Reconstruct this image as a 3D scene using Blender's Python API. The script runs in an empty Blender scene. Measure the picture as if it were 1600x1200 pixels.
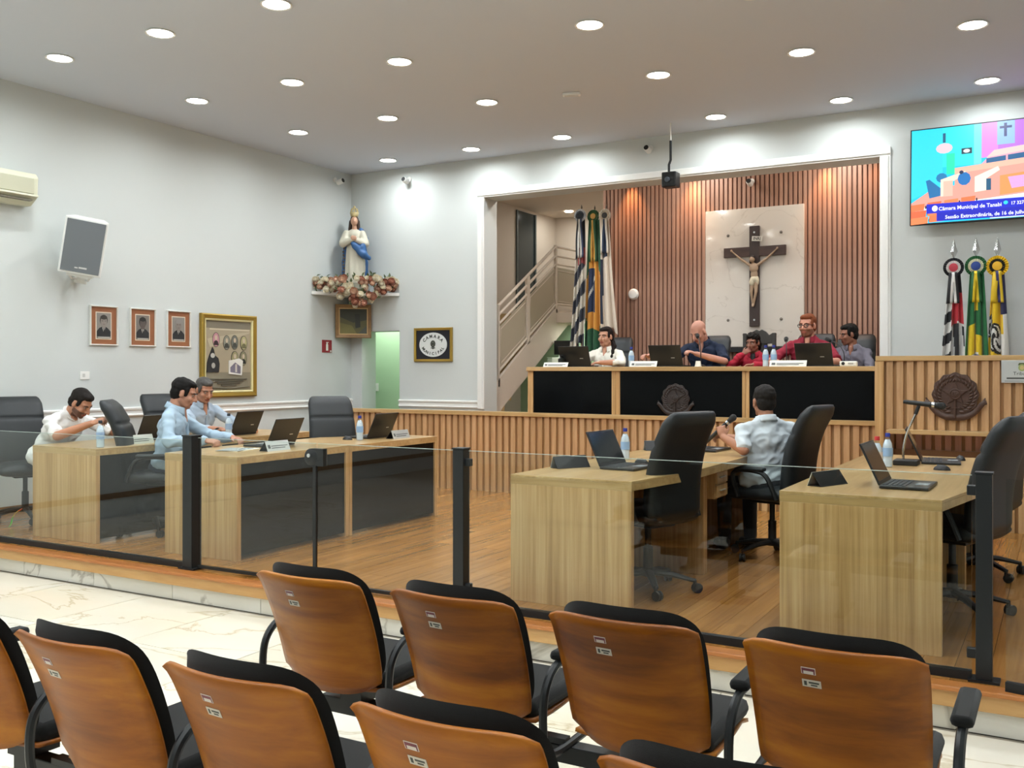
import bpy, bmesh, math, random
from mathutils import Vector, Matrix, Euler, noise as mnoise
random.seed(7)
SC = bpy.context.scene
COL = SC.collection
R = math.radians

# ---------------------------------------------------------------- camera, world, exposure
cam_d = bpy.data.cameras.new('camera')
cam = bpy.data.objects.new('camera', cam_d); COL.objects.link(cam)
cam.location = (0, 0, 1.37)
cam.rotation_euler = (R(90), 0, R(29.6))
cam_d.sensor_width = 36; cam_d.lens = 36 * 1518 / 1600
cam_d.shift_y = -21 / 1600
cam_d.clip_start = 0.05; cam_d.clip_end = 100
SC.camera = cam
w = bpy.data.worlds.new('world'); SC.world = w; w.use_nodes = True
w.node_tree.nodes['Background'].inputs[0].default_value = (0.75, 0.8, 0.85, 1)
w.node_tree.nodes['Background'].inputs[1].default_value = 0.05
vs = SC.view_settings
vs.view_transform = 'Standard'; vs.look = 'None'; vs.gamma = 1.0; vs.use_curve_mapping = False
vs.exposure = 0.0
LAMP = 11.3        # watts of each ceiling panel
WARM = 60.0         # watts of each alcove halogen
cy = SC.cycles
cy.max_bounces = 6; cy.diffuse_bounces = 3; cy.glossy_bounces = 3; cy.transmission_bounces = 6; cy.transparent_max_bounces = 14
cy.caustics_reflective = False; cy.caustics_refractive = False

# ---------------------------------------------------------------- materials
def lin(c):
    if isinstance(c, str):
        c = [int(c[i:i+2], 16) for i in (0, 2, 4)]
    if max(c) > 1.001: c = [x / 255 for x in c]
    return tuple((x / 12.92 if x <= 0.04045 else ((x + 0.055) / 1.055) ** 2.4) for x in c[:3]) + (1,)
MATS = {}
def nm(name):
    m = bpy.data.materials.new(name); m.use_nodes = True
    MATS[name] = m
    nt = m.node_tree
    return m, nt, nt.nodes['Principled BSDF']
def N(nt, t, **kw):
    n = nt.nodes.new(t)
    for k, v in kw.items():
        if k in n.inputs.keys(): n.inputs[k].default_value = v
        else: setattr(n, k, v)
    return n
def plain(name, col, rough=.5, metal=0, spec=.5, bump=0, bscale=200, coat=0, var=0, alpha=None, sheen=0, trans=0, subs=0):
    m, nt, b = nm(name)
    c = lin(col)
    b.inputs['Base Color'].default_value = c
    b.inputs['Roughness'].default_value = rough
    b.inputs['Metallic'].default_value = metal
    b.inputs['Specular IOR Level'].default_value = spec
    b.inputs['Coat Weight'].default_value = coat
    b.inputs['Coat Roughness'].default_value = .08
    if sheen: b.inputs['Sheen Weight'].default_value = sheen
    if trans: b.inputs['Transmission Weight'].default_value = trans
    if bump or var:
        tc = N(nt, 'ShaderNodeTexCoord'); nz = N(nt, 'ShaderNodeTexNoise', Scale=bscale, Detail=3.0)
        nt.links.new(tc.outputs['Object'], nz.inputs['Vector'])
        if bump:
            bp = N(nt, 'ShaderNodeBump', Strength=bump, Distance=.004)
            nt.links.new(nz.outputs['Fac'], bp.inputs['Height']); nt.links.new(bp.outputs['Normal'], b.inputs['Normal'])
        if var:
            nz2 = N(nt, 'ShaderNodeTexNoise', Scale=bscale * .15, Detail=4.0)
            nt.links.new(tc.outputs['Object'], nz2.inputs['Vector'])
            mx = N(nt, 'ShaderNodeMix', data_type='RGBA')
            mx.inputs[6].default_value = tuple(x * (1 - var) for x in c[:3]) + (1,)
            mx.inputs[7].default_value = tuple(min(1, x * (1 + var)) for x in c[:3]) + (1,)
            nt.links.new(nz2.outputs['Fac'], mx.inputs[0]); nt.links.new(mx.outputs[2], b.inputs['Base Color'])
    return m
def wood(name, cols, scale=(1, 1, 1), rough=.4, coat=0, freq=14, per_obj=0.0, bump=.1, dist=2.5, spec=.5):
    """grain runs along the axis with the smallest scale; object space"""
    m, nt, b = nm(name)
    tc = N(nt, 'ShaderNodeTexCoord'); mp = N(nt, 'ShaderNodeMapping'); mp.inputs['Scale'].default_value = scale
    oi = N(nt, 'ShaderNodeObjectInfo')
    nt.links.new(tc.outputs['Object'], mp.inputs['Vector'])
    vm = N(nt, 'ShaderNodeVectorMath', operation='SCALE'); cb = N(nt, 'ShaderNodeCombineXYZ')
    nt.links.new(oi.outputs['Random'], cb.inputs[0]); nt.links.new(oi.outputs['Random'], cb.inputs[1]); nt.links.new(oi.outputs['Random'], cb.inputs[2])
    nt.links.new(cb.outputs[0], vm.inputs[0]); vm.inputs['Scale'].default_value = 37.0
    ad = N(nt, 'ShaderNodeVectorMath', operation='ADD')
    nt.links.new(mp.outputs[0], ad.inputs[0]); nt.links.new(vm.outputs[0], ad.inputs[1])
    n1 = N(nt, 'ShaderNodeTexNoise', Scale=freq, Detail=6.0, Roughness=.6, Distortion=.25)
    n2 = N(nt, 'ShaderNodeTexNoise', Scale=freq * .22, Detail=3.0, Distortion=dist * .2)
    nt.links.new(ad.outputs[0], n1.inputs['Vector']); nt.links.new(ad.outputs[0], n2.inputs['Vector'])
    mm = N(nt, 'ShaderNodeMath', operation='MULTIPLY_ADD'); mm.inputs[1].default_value = .5
    hf = N(nt, 'ShaderNodeMath', operation='MULTIPLY'); hf.inputs[1].default_value = .5
    nt.links.new(n2.outputs['Fac'], hf.inputs[0]); nt.links.new(n1.outputs['Fac'], mm.inputs[0]); nt.links.new(hf.outputs[0], mm.inputs[2])
    rp = N(nt, 'ShaderNodeValToRGB'); e = rp.color_ramp.elements
    e[0].position = .34; e[0].color = lin(cols[0]); e[1].position = .66; e[1].color = lin(cols[-1])
    if len(cols) == 3: x = e.new(.5); x.color = lin(cols[1])
    nt.links.new(mm.outputs[0], rp.inputs[0])
    out = rp.outputs[0]
    if per_obj:
        hs = N(nt, 'ShaderNodeHueSaturation')
        mr = N(nt, 'ShaderNodeMapRange'); mr.inputs[3].default_value = 1 - per_obj; mr.inputs[4].default_value = 1 + per_obj
        nt.links.new(oi.outputs['Random'], mr.inputs[0]); nt.links.new(mr.outputs[0], hs.inputs['Value'])
        nt.links.new(out, hs.inputs['Color']); out = hs.outputs[0]
    nt.links.new(out, b.inputs['Base Color'])
    b.inputs['Roughness'].default_value = rough; b.inputs['Coat Weight'].default_value = coat; b.inputs['Coat Roughness'].default_value = .12
    b.inputs['Specular IOR Level'].default_value = spec
    if bump:
        bp = N(nt, 'ShaderNodeBump', Strength=bump, Distance=.002)
        nt.links.new(n1.outputs['Fac'], bp.inputs['Height']); nt.links.new(bp.outputs['Normal'], b.inputs['Normal'])
    return m
def marble(name, base, vein, scale=1.0, rough=.12, per_obj=True, width=.03, tint=None):
    m, nt, b = nm(name)
    tc = N(nt, 'ShaderNodeTexCoord'); oi = N(nt, 'ShaderNodeObjectInfo')
    cb = N(nt, 'ShaderNodeCombineXYZ'); sc = N(nt, 'ShaderNodeVectorMath', operation='SCALE'); sc.inputs['Scale'].default_value = 53.0 if per_obj else 0.0
    for i in range(3): nt.links.new(oi.outputs['Random'], cb.inputs[i])
    nt.links.new(cb.outputs[0], sc.inputs[0])
    ad = N(nt, 'ShaderNodeVectorMath', operation='ADD'); nt.links.new(tc.outputs['Object'], ad.inputs[0]); nt.links.new(sc.outputs[0], ad.inputs[1])
    mp = N(nt, 'ShaderNodeMapping'); mp.inputs['Scale'].default_value = (scale, scale * 2.2, scale); mp.inputs['Rotation'].default_value = (.2, .3, .7)
    nt.links.new(ad.outputs[0], mp.inputs[0])
    nz = N(nt, 'ShaderNodeTexNoise', Scale=1.3, Detail=7.0, Roughness=.55, Distortion=.8); nt.links.new(mp.outputs[0], nz.inputs['Vector'])
    sb = N(nt, 'ShaderNodeMath', operation='SUBTRACT'); sb.inputs[1].default_value = .5; nt.links.new(nz.outputs['Fac'], sb.inputs[0])
    ab = N(nt, 'ShaderNodeMath', operation='ABSOLUTE'); nt.links.new(sb.outputs[0], ab.inputs[0])
    rp = N(nt, 'ShaderNodeValToRGB'); e = rp.color_ramp.elements
    e[0].position = 0; e[0].color = lin(vein); e[1].position = width; e[1].color = lin(base)
    nt.links.new(ab.outputs[0], rp.inputs[0])
    n2 = N(nt, 'ShaderNodeTexNoise', Scale=.9, Detail=4.0); nt.links.new(mp.outputs[0], n2.inputs['Vector'])
    mx = N(nt, 'ShaderNodeMix', data_type='RGBA'); mx.blend_type = 'MULTIPLY'
    r2 = N(nt, 'ShaderNodeValToRGB'); e2 = r2.color_ramp.elements; e2[0].position = .3; e2[0].color = lin(tint or 'e6dfcf'); e2[1].position = .7; e2[1].color = (1, 1, 1, 1)
    nt.links.new(n2.outputs['Fac'], r2.inputs[0]); mx.inputs[0].default_value = .7
    nt.links.new(rp.outputs[0], mx.inputs[6]); nt.links.new(r2.outputs[0], mx.inputs[7]); nt.links.new(mx.outputs[2], b.inputs['Base Color'])
    b.inputs['Roughness'].default_value = rough
    return m
def emit(name, col, s):
    m, nt, b = nm(name)
    b.inputs['Base Color'].default_value = (0, 0, 0, 1)
    b.inputs['Emission Color'].default_value = lin(col); b.inputs['Emission Strength'].default_value = s
    return m
def glass(name, tint=(.93, .96, .94), refl=1.0):
    m, nt, b = nm(name); nt.nodes.remove(b)
    o = nt.nodes['Material Output']
    tr = N(nt, 'ShaderNodeBsdfTransparent'); tr.inputs[0].default_value = tint + (1,)
    gl = N(nt, 'ShaderNodeBsdfGlossy'); gl.inputs['Roughness'].default_value = .0
    gl.inputs['Color'].default_value = (refl, refl, refl, 1)
    fr = N(nt, 'ShaderNodeFresnel'); fr.inputs[0].default_value = 1.45
    geo = N(nt, 'ShaderNodeNewGeometry')
    mul = N(nt, 'ShaderNodeMath', operation='MULTIPLY'); inv = N(nt, 'ShaderNodeMath', operation='SUBTRACT'); inv.inputs[0].default_value = 1.0
    nt.links.new(geo.outputs['Backfacing'], inv.inputs[1]); nt.links.new(fr.outputs[0], mul.inputs[0]); nt.links.new(inv.outputs[0], mul.inputs[1])
    m2 = N(nt, 'ShaderNodeMath', operation='MULTIPLY'); m2.inputs[1].default_value = 1.45; m2.use_clamp = True
    nt.links.new(mul.outputs[0], m2.inputs[0])
    mx = N(nt, 'ShaderNodeMixShader')
    nt.links.new(m2.outputs[0], mx.inputs[0]); nt.links.new(tr.outputs[0], mx.inputs[1]); nt.links.new(gl.outputs[0], mx.inputs[2])
    nt.links.new(mx.outputs[0], o.inputs[0])
    return m

M = {}
M['wall'] = plain('wall_paint', 'd3d8d6', .7, bump=.06, bscale=260, spec=.25)
M['alc_wall'] = plain('alcove_paint', 'd8cbbc', .7, bump=.05, bscale=260, spec=.25)
M['green'] = plain('green_paint', 'b9d8b4', .65, spec=.25)
M['ceil'] = plain('ceiling_paint', 'd2d9e4', .75, spec=.2)
M['white'] = plain('white_trim', 'f2f2ee', .45)
M['base'] = plain('brown_base', '8a6a4a', .5)
M['marble'] = marble('floor_marble', 'efeadd', 'd3c8b0', .55, .13, width=.014, tint='f2ead6')
M['mriser'] = marble('riser_marble', 'e6e4dc', 'b5b0a6', .8, .15, width=.02)
M['mpanel'] = marble('panel_marble', 'dcd5cc', 'cdc5bb', .8, .06, False, .008, 'ece6de')
M['grout'] = plain('grout', '9d9484', .8)
M['plank'] = wood('floor_laminate', ['925f2a', 'a57036', 'b68044'], (12, .35, 1), .24, coat=.06, freq=4, per_obj=.10, bump=.0)
M['subfloor'] = plain('subfloor', '4a3018', .7)
M['nose'] = wood('nosing_wood', ['b5854a', 'c9a068'], (1, 8, 8), .4, freq=4, bump=.05)
M['nose_top'] = wood('nosing_strip', ['a3602a', 'b8763a'], (1, 8, 8), .35, freq=4, bump=.05)
M['slat'] = wood('slat_oak', ['ae8659', 'c0986c', 'cfaa80'], (9, 9, .5), .45, freq=5, per_obj=.1, bump=.06)
M['slatback'] = plain('slat_backing', 'a57f53', .6)
M['dslat'] = wood('alcove_slat', ['946e5b', 'a67f6b', 'b48d79'], (9, 9, .4), .45, freq=5, per_obj=.09, bump=.05)
M['dslatback'] = plain('alcove_backing', '6d4d3e', .7)
M['oak'] = wood('oak_laminate', ['a87f4c', 'c69e69', 'd9b585'], (18, 18, .4), .36, freq=3.6, bump=.05, dist=4)
M['oakh'] = wood('oak_laminate_top', ['a98755', 'bf9c68', 'ceb080'], (13, .6, 13), .28, freq=3.0, coat=.15, bump=.0)
M['oakx'] = wood('oak_laminate_cross', ['a98755', 'bf9c68', 'ceb080'], (.6, 13, 13), .3, freq=3.0, coat=.1, bump=.03)
M['ply'] = wood('chair_plywood', ['6b3502', '965405', 'b36f0d'], (.8, 8, 9), .42, spec=.3, freq=1.8, coat=.06, per_obj=.05, bump=.0, dist=7)
M['plyedge'] = wood('plywood_edge', ['b2703a', 'cf9058'], (1, 1, 12), .4, freq=6)
M['black'] = plain('black_metal', '15181a', .42, spec=.4)
M['blackgloss'] = plain('black_glass_panel', '090b0d', .16, spec=.12)
M['leather'] = plain('black_leather', '1c2023', .42, bump=.25, bscale=420, spec=.45)
M['fabric'] = plain('black_fabric', '131312', .9, bump=.4, bscale=900, sheen=.15, spec=.2)
M['plastic'] = plain('black_plastic', '161718', .5)
M['lap'] = plain('laptop_shell', '1b1d1f', .35)
M['keys'] = plain('laptop_keys', '2c2f33', .5)
M['scr'] = plain('laptop_screen', '23272a', .12)
M['chrome'] = plain('chrome', 'c9cbcc', .15, metal=1)
M['steel'] = plain('brushed_steel', 'c9cdcb', .35, metal=.45, bump=.05, bscale=120)
M['glass'] = glass('clear_glass')
M['tglass'] = glass('tinted_glass', (.55, .62, .6))
M['gold'] = plain('gilt_frame', 'a98a3c', .35, metal=.6, bump=.2, bscale=90)
M['paper'] = plain('paper', 'e9e9e2', .7)
M['grey'] = plain('mid_grey', '7c8083', .6)
M['dark'] = plain('near_black', '101112', .6)
def pm(c, r=.55, **k):
    key = 'paint_%s_%g' % (c, r)
    if key not in M: M[key] = plain(key, c, r, **k)
    return M[key]

# ---------------------------------------------------------------- mesh helpers
class MB:
    def __init__(s): s.v = []; s.f = []; s.m = []; s.mi = 0
    def add(s, vs, fs, M4=None):
        o = len(s.v)
        s.v += [tuple(M4 @ Vector(p)) if M4 else tuple(p) for p in vs]
        s.f += [[i + o for i in f] for f in fs]; s.m += [s.mi] * len(fs)
        return s
    def box(s, x0, x1, y0, y1, z0, z1, M4=None):
        return s.add([(x0, y0, z0), (x1, y0, z0), (x1, y1, z0), (x0, y1, z0), (x0, y0, z1), (x1, y0, z1), (x1, y1, z1), (x0, y1, z1)],
                     [(0, 3, 2, 1), (4, 5, 6, 7), (0, 1, 5, 4), (1, 2, 6, 5), (2, 3, 7, 6), (3, 0, 4, 7)], M4)
    def prism(s, poly, z0, z1, M4=None):
        n = len(poly)
        a = sum(poly[i][0] * poly[(i + 1) % n][1] - poly[(i + 1) % n][0] * poly[i][1] for i in range(n))
        if a < 0: poly = poly[::-1]
        vs = [(x, y, z0) for x, y in poly] + [(x, y, z1) for x, y in poly]
        fs = [tuple(range(n - 1, -1, -1)), tuple(range(n, 2 * n))] + [(i, (i + 1) % n, n + (i + 1) % n, n + i) for i in range(n)]
        return s.add(vs, fs, M4)
    def lathe(s, prof, n=16, c=(0, 0, 0), M4=None, sx=1, sy=1, caps=True):
        vs = []; fs = []
        for r, z in prof:
            for i in range(n):
                a = 2 * math.pi * i / n
                vs.append((c[0] + r * sx * math.cos(a), c[1] + r * sy * math.sin(a), c[2] + z))
        for k in range(len(prof) - 1):
            for i in range(n):
                j = (i + 1) % n
                fs.append((k * n + i, k * n + j, (k + 1) * n + j, (k + 1) * n + i))
        if caps: fs.append(tuple(range(n - 1, -1, -1))); fs.append(tuple((len(prof) - 1) * n + i for i in range(n)))
        return s.add(vs, fs, M4)
    def tube(s, pts, r, n=8, M4=None, flat=1.0, up=None, closed=False):
        pts = [Vector(p) for p in pts]; L = len(pts)
        rs = r if isinstance(r, (list, tuple)) else [r] * L
        vs = []; fs = []
        t0 = (pts[1] - pts[0]).normalized()
        u = Vector(up) if up else (Vector((0, 0, 1)) if abs(t0.z) < .9 else Vector((1, 0, 0)))
        for k in range(L):
            if closed: t = (pts[(k + 1) % L] - pts[k - 1]).normalized()
            else:
                a = pts[max(0, k - 1)]; b = pts[min(L - 1, k + 1)]; t = (b - a).normalized()
            sd = t.cross(u)
            if sd.length < 1e-5: sd = t.orthogonal()
            sd.normalize(); u = sd.cross(t).normalized()
            for i in range(n):
                a = 2 * math.pi * i / n
                vs.append(pts[k] + sd * (rs[k] * math.cos(a)) + u * (rs[k] * flat * math.sin(a)))
        rng = L if closed else L - 1
        for k in range(rng):
            k2 = (k + 1) % L
            for i in range(n):
                j = (i + 1) % n
                fs.append((k * n + i, k * n + j, k2 * n + j, k2 * n + i))
        if not closed:
            fs.append(tuple(range(n - 1, -1, -1))); fs.append(tuple((L - 1) * n + i for i in range(n)))
        return s.add(vs, fs, M4)
    def ell(s, c, r, n=12, M4=None, rot=None):
        r = r if isinstance(r, (tuple, list)) else (r, r, r)
        vs = []; fs = []; h = max(5, n // 2 + 1)
        for k in range(1, h):
            ph = math.pi * k / h
            for i in range(n):
                a = 2 * math.pi * i / n
                p = Vector((r[0] * math.sin(ph) * math.cos(a), r[1] * math.sin(ph) * math.sin(a), -r[2] * math.cos(ph)))
                if rot is not None: p = rot @ p
                vs.append(p + Vector(c))
        bt = Vector((0, 0, -r[2])); tp = Vector((0, 0, r[2]))
        if rot is not None: bt = rot @ bt; tp = rot @ tp
        vs += [bt + Vector(c), tp + Vector(c)]; B = len(vs) - 2
        for k in range(h - 2):
            for i in range(n):
                j = (i + 1) % n
                fs.append((k * n + i, k * n + j, (k + 1) * n + j, (k + 1) * n + i))
        for i in range(n):
            j = (i + 1) % n
            fs.append((B, j, i)); fs.append(((h - 2) * n + i, (h - 2) * n + j, B + 1))
        return s.add(vs, fs, M4)
    def cap(s, p0, p1, r0, r1, n=12, M4=None):
        """tapered capsule"""
        p0 = Vector(p0); p1 = Vector(p1); t = (p1 - p0); L = max(t.length, 1e-6); t /= L
        pts = []; rs = []
        for k in range(4):
            a = math.pi / 2 * (1 - k / 4); pts.append(p0 - t * r0 * math.sin(a)); rs.append(max(r0 * math.cos(a), r0 * .02))
        pts.append(p0); rs.append(r0); pts.append(p1); rs.append(r1)
        for k in range(1, 5):
            a = math.pi / 2 * k / 4; pts.append(p1 + t * r1 * math.sin(a)); rs.append(max(r1 * math.cos(a), r1 * .02))
        return s.tube(pts, rs, n, M4)
    def grid(s, fn, nu, nv, matfn=None, M4=None, wrap=False):
        o = len(s.v)
        for j in range(nv + 1):
            for i in range(nu + (0 if wrap else 1)):
                p = Vector(fn(i / nu, j / nv)); s.v.append(tuple(M4 @ p if M4 else p))
        W = nu if wrap else nu + 1
        for j in range(nv):
            for i in range(nu):
                i2 = (i + 1) % W
                s.f.append([o + j * W + i, o + j * W + i2, o + (j + 1) * W + i2, o + (j + 1) * W + i])
                s.m.append(matfn((i + .5) / nu, (j + .5) / nv) if matfn else s.mi)
        return s
    def mesh(s, name, mats, smooth=True, angle=42):
        me = bpy.data.meshes.new(name)
        me.from_pydata([tuple(p) for p in s.v], [], s.f)
        mats = mats if isinstance(mats, (list, tuple)) else [mats]
        for x in mats: me.materials.append(x)
        if len(mats) > 1: me.polygons.foreach_set('material_index', s.m)
        if smooth:
            me.polygons.foreach_set('use_smooth', [True] * len(s.f))
            me.set_sharp_from_angle(angle=R(angle))
        me.update()
        return me
    def build(s, name, mats, parent=None, smooth=True, bevel=0, loc=None, solid=0, subsurf=0, angle=42, rot=None):
        o = bpy.data.objects.new(name, s.mesh(name, mats, smooth, angle)); COL.objects.link(o)
        if parent is not None: o.parent = parent
        if loc is not None: o.location = loc
        if rot is not None: o.rotation_euler = rot
        if solid:
            q = o.modifiers.new('thickness', 'SOLIDIFY'); q.thickness = solid; q.offset = 0
        if subsurf:
            q = o.modifiers.new('subsurf', 'SUBSURF'); q.levels = subsurf; q.render_levels = subsurf
        if bevel:
            q = o.modifiers.new('bevel', 'BEVEL'); q.width = bevel; q.segments = 2; q.limit_method = 'ANGLE'; q.angle_limit = R(35)
        return o
def tag(o, label=None, cat=None, group=None, kind=None):
    if label: o['label'] = label
    if cat: o['category'] = cat
    if group: o['group'] = group
    if kind: o['kind'] = kind
    return o
def struct(o, label=None): o['kind'] = 'structure'; (label and tag(o, label)); return o
def empty(name, loc=(0, 0, 0), rz=0, label=None, cat=None, group=None):
    o = bpy.data.objects.new(name, None); COL.objects.link(o)
    o.location = loc; o.rotation_euler = (0, 0, rz); o.empty_display_size = .1
    return tag(o, label, cat, group)
def clone(o, parent=None):
    c = o.copy(); COL.objects.link(c); c.parent = parent
    for ch in o.children: clone(ch, c)
    return c
def dup(o, loc, rz, label, group=None):
    c = clone(o); c.location = loc; c.rotation_euler = (0, 0, rz); c['label'] = label
    if group: c['group'] = group
    return c
def link(name, me, parent, loc=(0, 0, 0), rot=None, scale=None):
    o = bpy.data.objects.new(name, me); COL.objects.link(o); o.parent = parent; o.location = loc
    if rot: o.rotation_euler = rot
    if scale: o.scale = scale
    return o
def T(x=0, y=0, z=0): return Matrix.Translation((x, y, z))
def RX(a): return Matrix.Rotation(R(a), 4, 'X')
def RY(a): return Matrix.Rotation(R(a), 4, 'Y')
def RZ(a): return Matrix.Rotation(R(a), 4, 'Z')
def bez(p0, p1, p2, n=8):
    p0, p1, p2 = Vector(p0), Vector(p1), Vector(p2)
    return [(1 - t) ** 2 * p0 + 2 * t * (1 - t) * p1 + t * t * p2 for t in [i / n for i in range(n + 1)]]
def spline(pts, n=6):
    P = [Vector(p) for p in pts]; out = []
    for i in range(len(P) - 1):
        a = P[max(0, i - 1)]; b = P[i]; c = P[i + 1]; d = P[min(len(P) - 1, i + 2)]
        for k in range(n):
            t = k / n
            out.append(.5 * ((2 * b) + (c - a) * t + (2 * a - 5 * b + 4 * c - d) * t * t + (3 * b - a - 3 * c + d) * t ** 3))
    out.append(P[-1]); return out
def text(name, body, size, mat, parent, M4, ext=.001, align='CENTER', bold=0, sx=1):
    cu = bpy.data.curves.new(name, 'FONT'); cu.body = body; cu.size = size; cu.extrude = ext
    cu.align_x = align; cu.align_y = 'CENTER'; cu.offset = bold; cu.resolution_u = 2
    t = bpy.data.objects.new(name, cu); COL.objects.link(t)
    dg = bpy.context.evaluated_depsgraph_get()
    me = bpy.data.meshes.new_from_object(t.evaluated_get(dg))
    bpy.data.objects.remove(t); bpy.data.curves.remove(cu)
    me.transform(M4 @ Matrix.Diagonal((sx, 1, 1, 1)))
    me.materials.clear(); me.materials.append(mat)
    o = bpy.data.objects.new(name, me); COL.objects.link(o); o.parent = parent
    return o

# ---------------------------------------------------------------- the room
LW, BW, RW, FW, CZ, LO = -8.85, 10.93, 1.25, -4.5, 4.165, -.2
struct(MB().box(LW - .2, LW, FW - .2, BW + .32, LO - .1, CZ + .1).build('wall_left', M['wall'], smooth=False), 'pale grey plaster side wall with chair rail and portraits')
struct(MB().box(RW, RW + .2, FW - .2, BW + .32, LO - .1, CZ + .1).build('wall_right', M['wall'], smooth=False))
struct(MB().box(LW - .2, RW + .2, FW - .2, FW, LO - .1, CZ + .1).build('wall_rear', M['wall'], smooth=False))
DX0, DX1, DZ = -8.67, -8.0, 1.935
AX0, AX1, AZ = -6.625, -1.703, 3.645
b = MB()
B2 = BW + .32
b.box(LW, DX0, BW, B2, LO, CZ + .1); b.box(DX0, DX1, BW, B2, DZ, CZ + .1); b.box(DX1, AX0, BW, B2, LO, CZ + .1)
b.box(AX0, AX1, BW, B2, AZ, CZ + .1); b.box(AX1, RW, BW, B2, LO, CZ + .1); b.box(AX0, AX1, BW, B2, LO, .6)
struct(b.build('wall_back', M['wall'], smooth=False), 'pale grey plaster wall around the wood slatted alcove')
struct(MB().box(LW - .2, RW + .2, FW - .2, B2, CZ, CZ + .15).build('ceiling', M['ceil'], smooth=False), 'flat grey white ceiling with round recessed lights')
# green room behind the door opening
b = MB()
b.box(-9.9, -7.85, 11.95, 12.05, -.1, 2.8); b.box(-9.9, -9.8, B2, 12.0, -.1, 2.8); b.box(-7.95, -7.85, B2, 12.0, -.1, 2.8)
b.box(-9.9, -7.85, B2, 12.0, 2.7, 2.8)
struct(b.build('wall_corridor', M['green'], smooth=False), 'pale green wall seen through the doorway')
struct(MB().box(-9.9, -7.85, BW + .001, 12.0, -.12, 0).build('floor_corridor', M['base'], smooth=False))
e = MB().lathe([(.11, 0), (.12, .015), (.12, .03)], 20).build('ceiling_light', emit('corridor_lamp', 'f4fff0', 9), loc=(-8.9, 11.6, 2.67))
l = bpy.data.lights.new('corridor_led', 'AREA'); l.shape = 'DISK'; l.size = .22; l.energy = 20; l.color = (.97, 1, .95)
lo = bpy.data.objects.new('corridor_led', l); COL.objects.link(lo); lo.parent = e; lo.location = (0, 0, -.01)
tag(e, 'round lamp on the ceiling of the green room beyond the doorway', 'light')

# alcove shell
AB = 12.0
b = MB()
b.box(-7.85, -7.65, B2, 15.2, .55, 4.6)                 # stairwell side wall
b.box(-7.85, -5.0, 15.0, 15.2, .55, 4.6)                # stairwell far wall
b.box(-1.6, -1.45, B2, AB + .2, .55, 4.6)
b.box(-5.35, -5.25, AB + .12, 15.0, .55, 4.6)
struct(b.build('wall_alcove', M['alc_wall'], smooth=False), 'beige stairwell wall inside the alcove')
struct(MB().box(-7.65, -6.0, 13.75, 13.85, .65, 2.2).box(-6.1, -6.0, 13.85, 15.0, .65, 2.2).build('wall_understair', M['green'], smooth=False), 'wall under the stairs, coloured pale green for the green light there')  # green light under the stairs is put into the wall colour
struct(MB().box(-7.85, -1.45, B2, 15.2, 4.0, 4.1).build('ceiling_alcove', M['alc_wall'], smooth=False))
wd = MB().box(-7.66, -7.64, 13.6, 14.22, 2.3, 3.95).build('window_1', pm('2f3a3c', .12), smooth=False)
struct(wd, 'dark glass window above the stairs')
MB().box(-7.645, -7.62, 13.58, 13.62, 2.3, 3.95).box(-7.645, -7.62, 14.2, 14.24, 2.3, 3.95).box(-7.645, -7.62, 13.58, 14.24, 2.28, 2.32).build('window_frame', pm('59615f'), wd, False)
# dais
struct(MB().box(-7.7, RW, 9.5, B2, .5, .65).box(-7.65, -1.6, B2, 15, .5, .65).build('floor_dais', M['base'], smooth=False))

# marble audience floor: single tiles on a grout bed
fa = struct(MB().box(LW, RW, FW, 4.66, LO - .1, LO - .006).build('floor_audience', M['grout'], smooth=False), 'polished cream marble tile floor with fine veins')
TS = .82
tme = MB().box(-TS / 2 + .003, TS / 2 - .003, -TS / 2 + .003, TS / 2 - .003, -.006, 0).mesh('floor_tile', M['marble'], False)
ix = 0
y = 4.62 - TS / 2
while y > -1.6:
    x = LW + TS / 2 + .02
    while x < RW - TS / 2 + .01:
        link('floor_tile', tme, fa, (x, y, LO)); x += TS
    y -= TS
# stage floor: planks
fs = struct(MB().box(LW, RW, 4.70, 9.5, LO - .1, -.012).build('floor_stage', M['subfloor'], smooth=False), 'brown laminate plank floor of the stage')
PW, PL = .145, 1.72
pme = MB().box(-PW / 2 + .0012, PW / 2 - .0012, -PL / 2 + .001, PL / 2 - .001, -.012, 0).mesh('floor_plank', M['plank'], False)
pshort = {}
x = LW + PW / 2; k = 0
while x < RW - PW / 2:
    off = (k * .61) % PL
    y0 = 4.70 - off if off > .25 else 4.70
    while y0 < 9.47:
        y1 = min(y0 + PL, 9.5); ya = max(y0, 4.70)
        ln = round(y1 - ya, 3)
        if ln > .02:
            if abs(ln - PL) < .002: me_ = pme
            else:
                if ln not in pshort: pshort[ln] = MB().box(-PW / 2 + .0012, PW / 2 - .0012, -ln / 2 + .001, ln / 2 - .001, -.012, 0).mesh('floor_plank', M['plank'], False)
                me_ = pshort[ln]
            link('floor_plank', me_, fs, (x, (ya + y1) / 2, 0))
        y0 = y1
    x += PW; k += 1
# step edge
st = struct(MB().box(LW, RW, 4.62, 4.70, -.095, -.022).build('trim_1', M['nose'], smooth=False, bevel=.004), 'light wood fascia along the stage edge')
MB().box(LW, RW, 4.60, 4.70, -.022, 0).build('nosing_strip', M['nose_top'], st, False, bevel=.005)
rs = struct(MB().box(LW, RW, 4.665, 4.70, LO, -.095).build('trim_2', M['grout'], smooth=False), 'white marble riser below the stage edge')
rme = MB().box(-.41 + .002, .41 - .002, -.012, 0, LO, -.096).mesh('riser_tile', M['mriser'], False)
x = LW + .41 + .24
while x < RW - .41: link('riser_tile', rme, rs, (x, 4.666, 0)); x += .82

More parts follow.
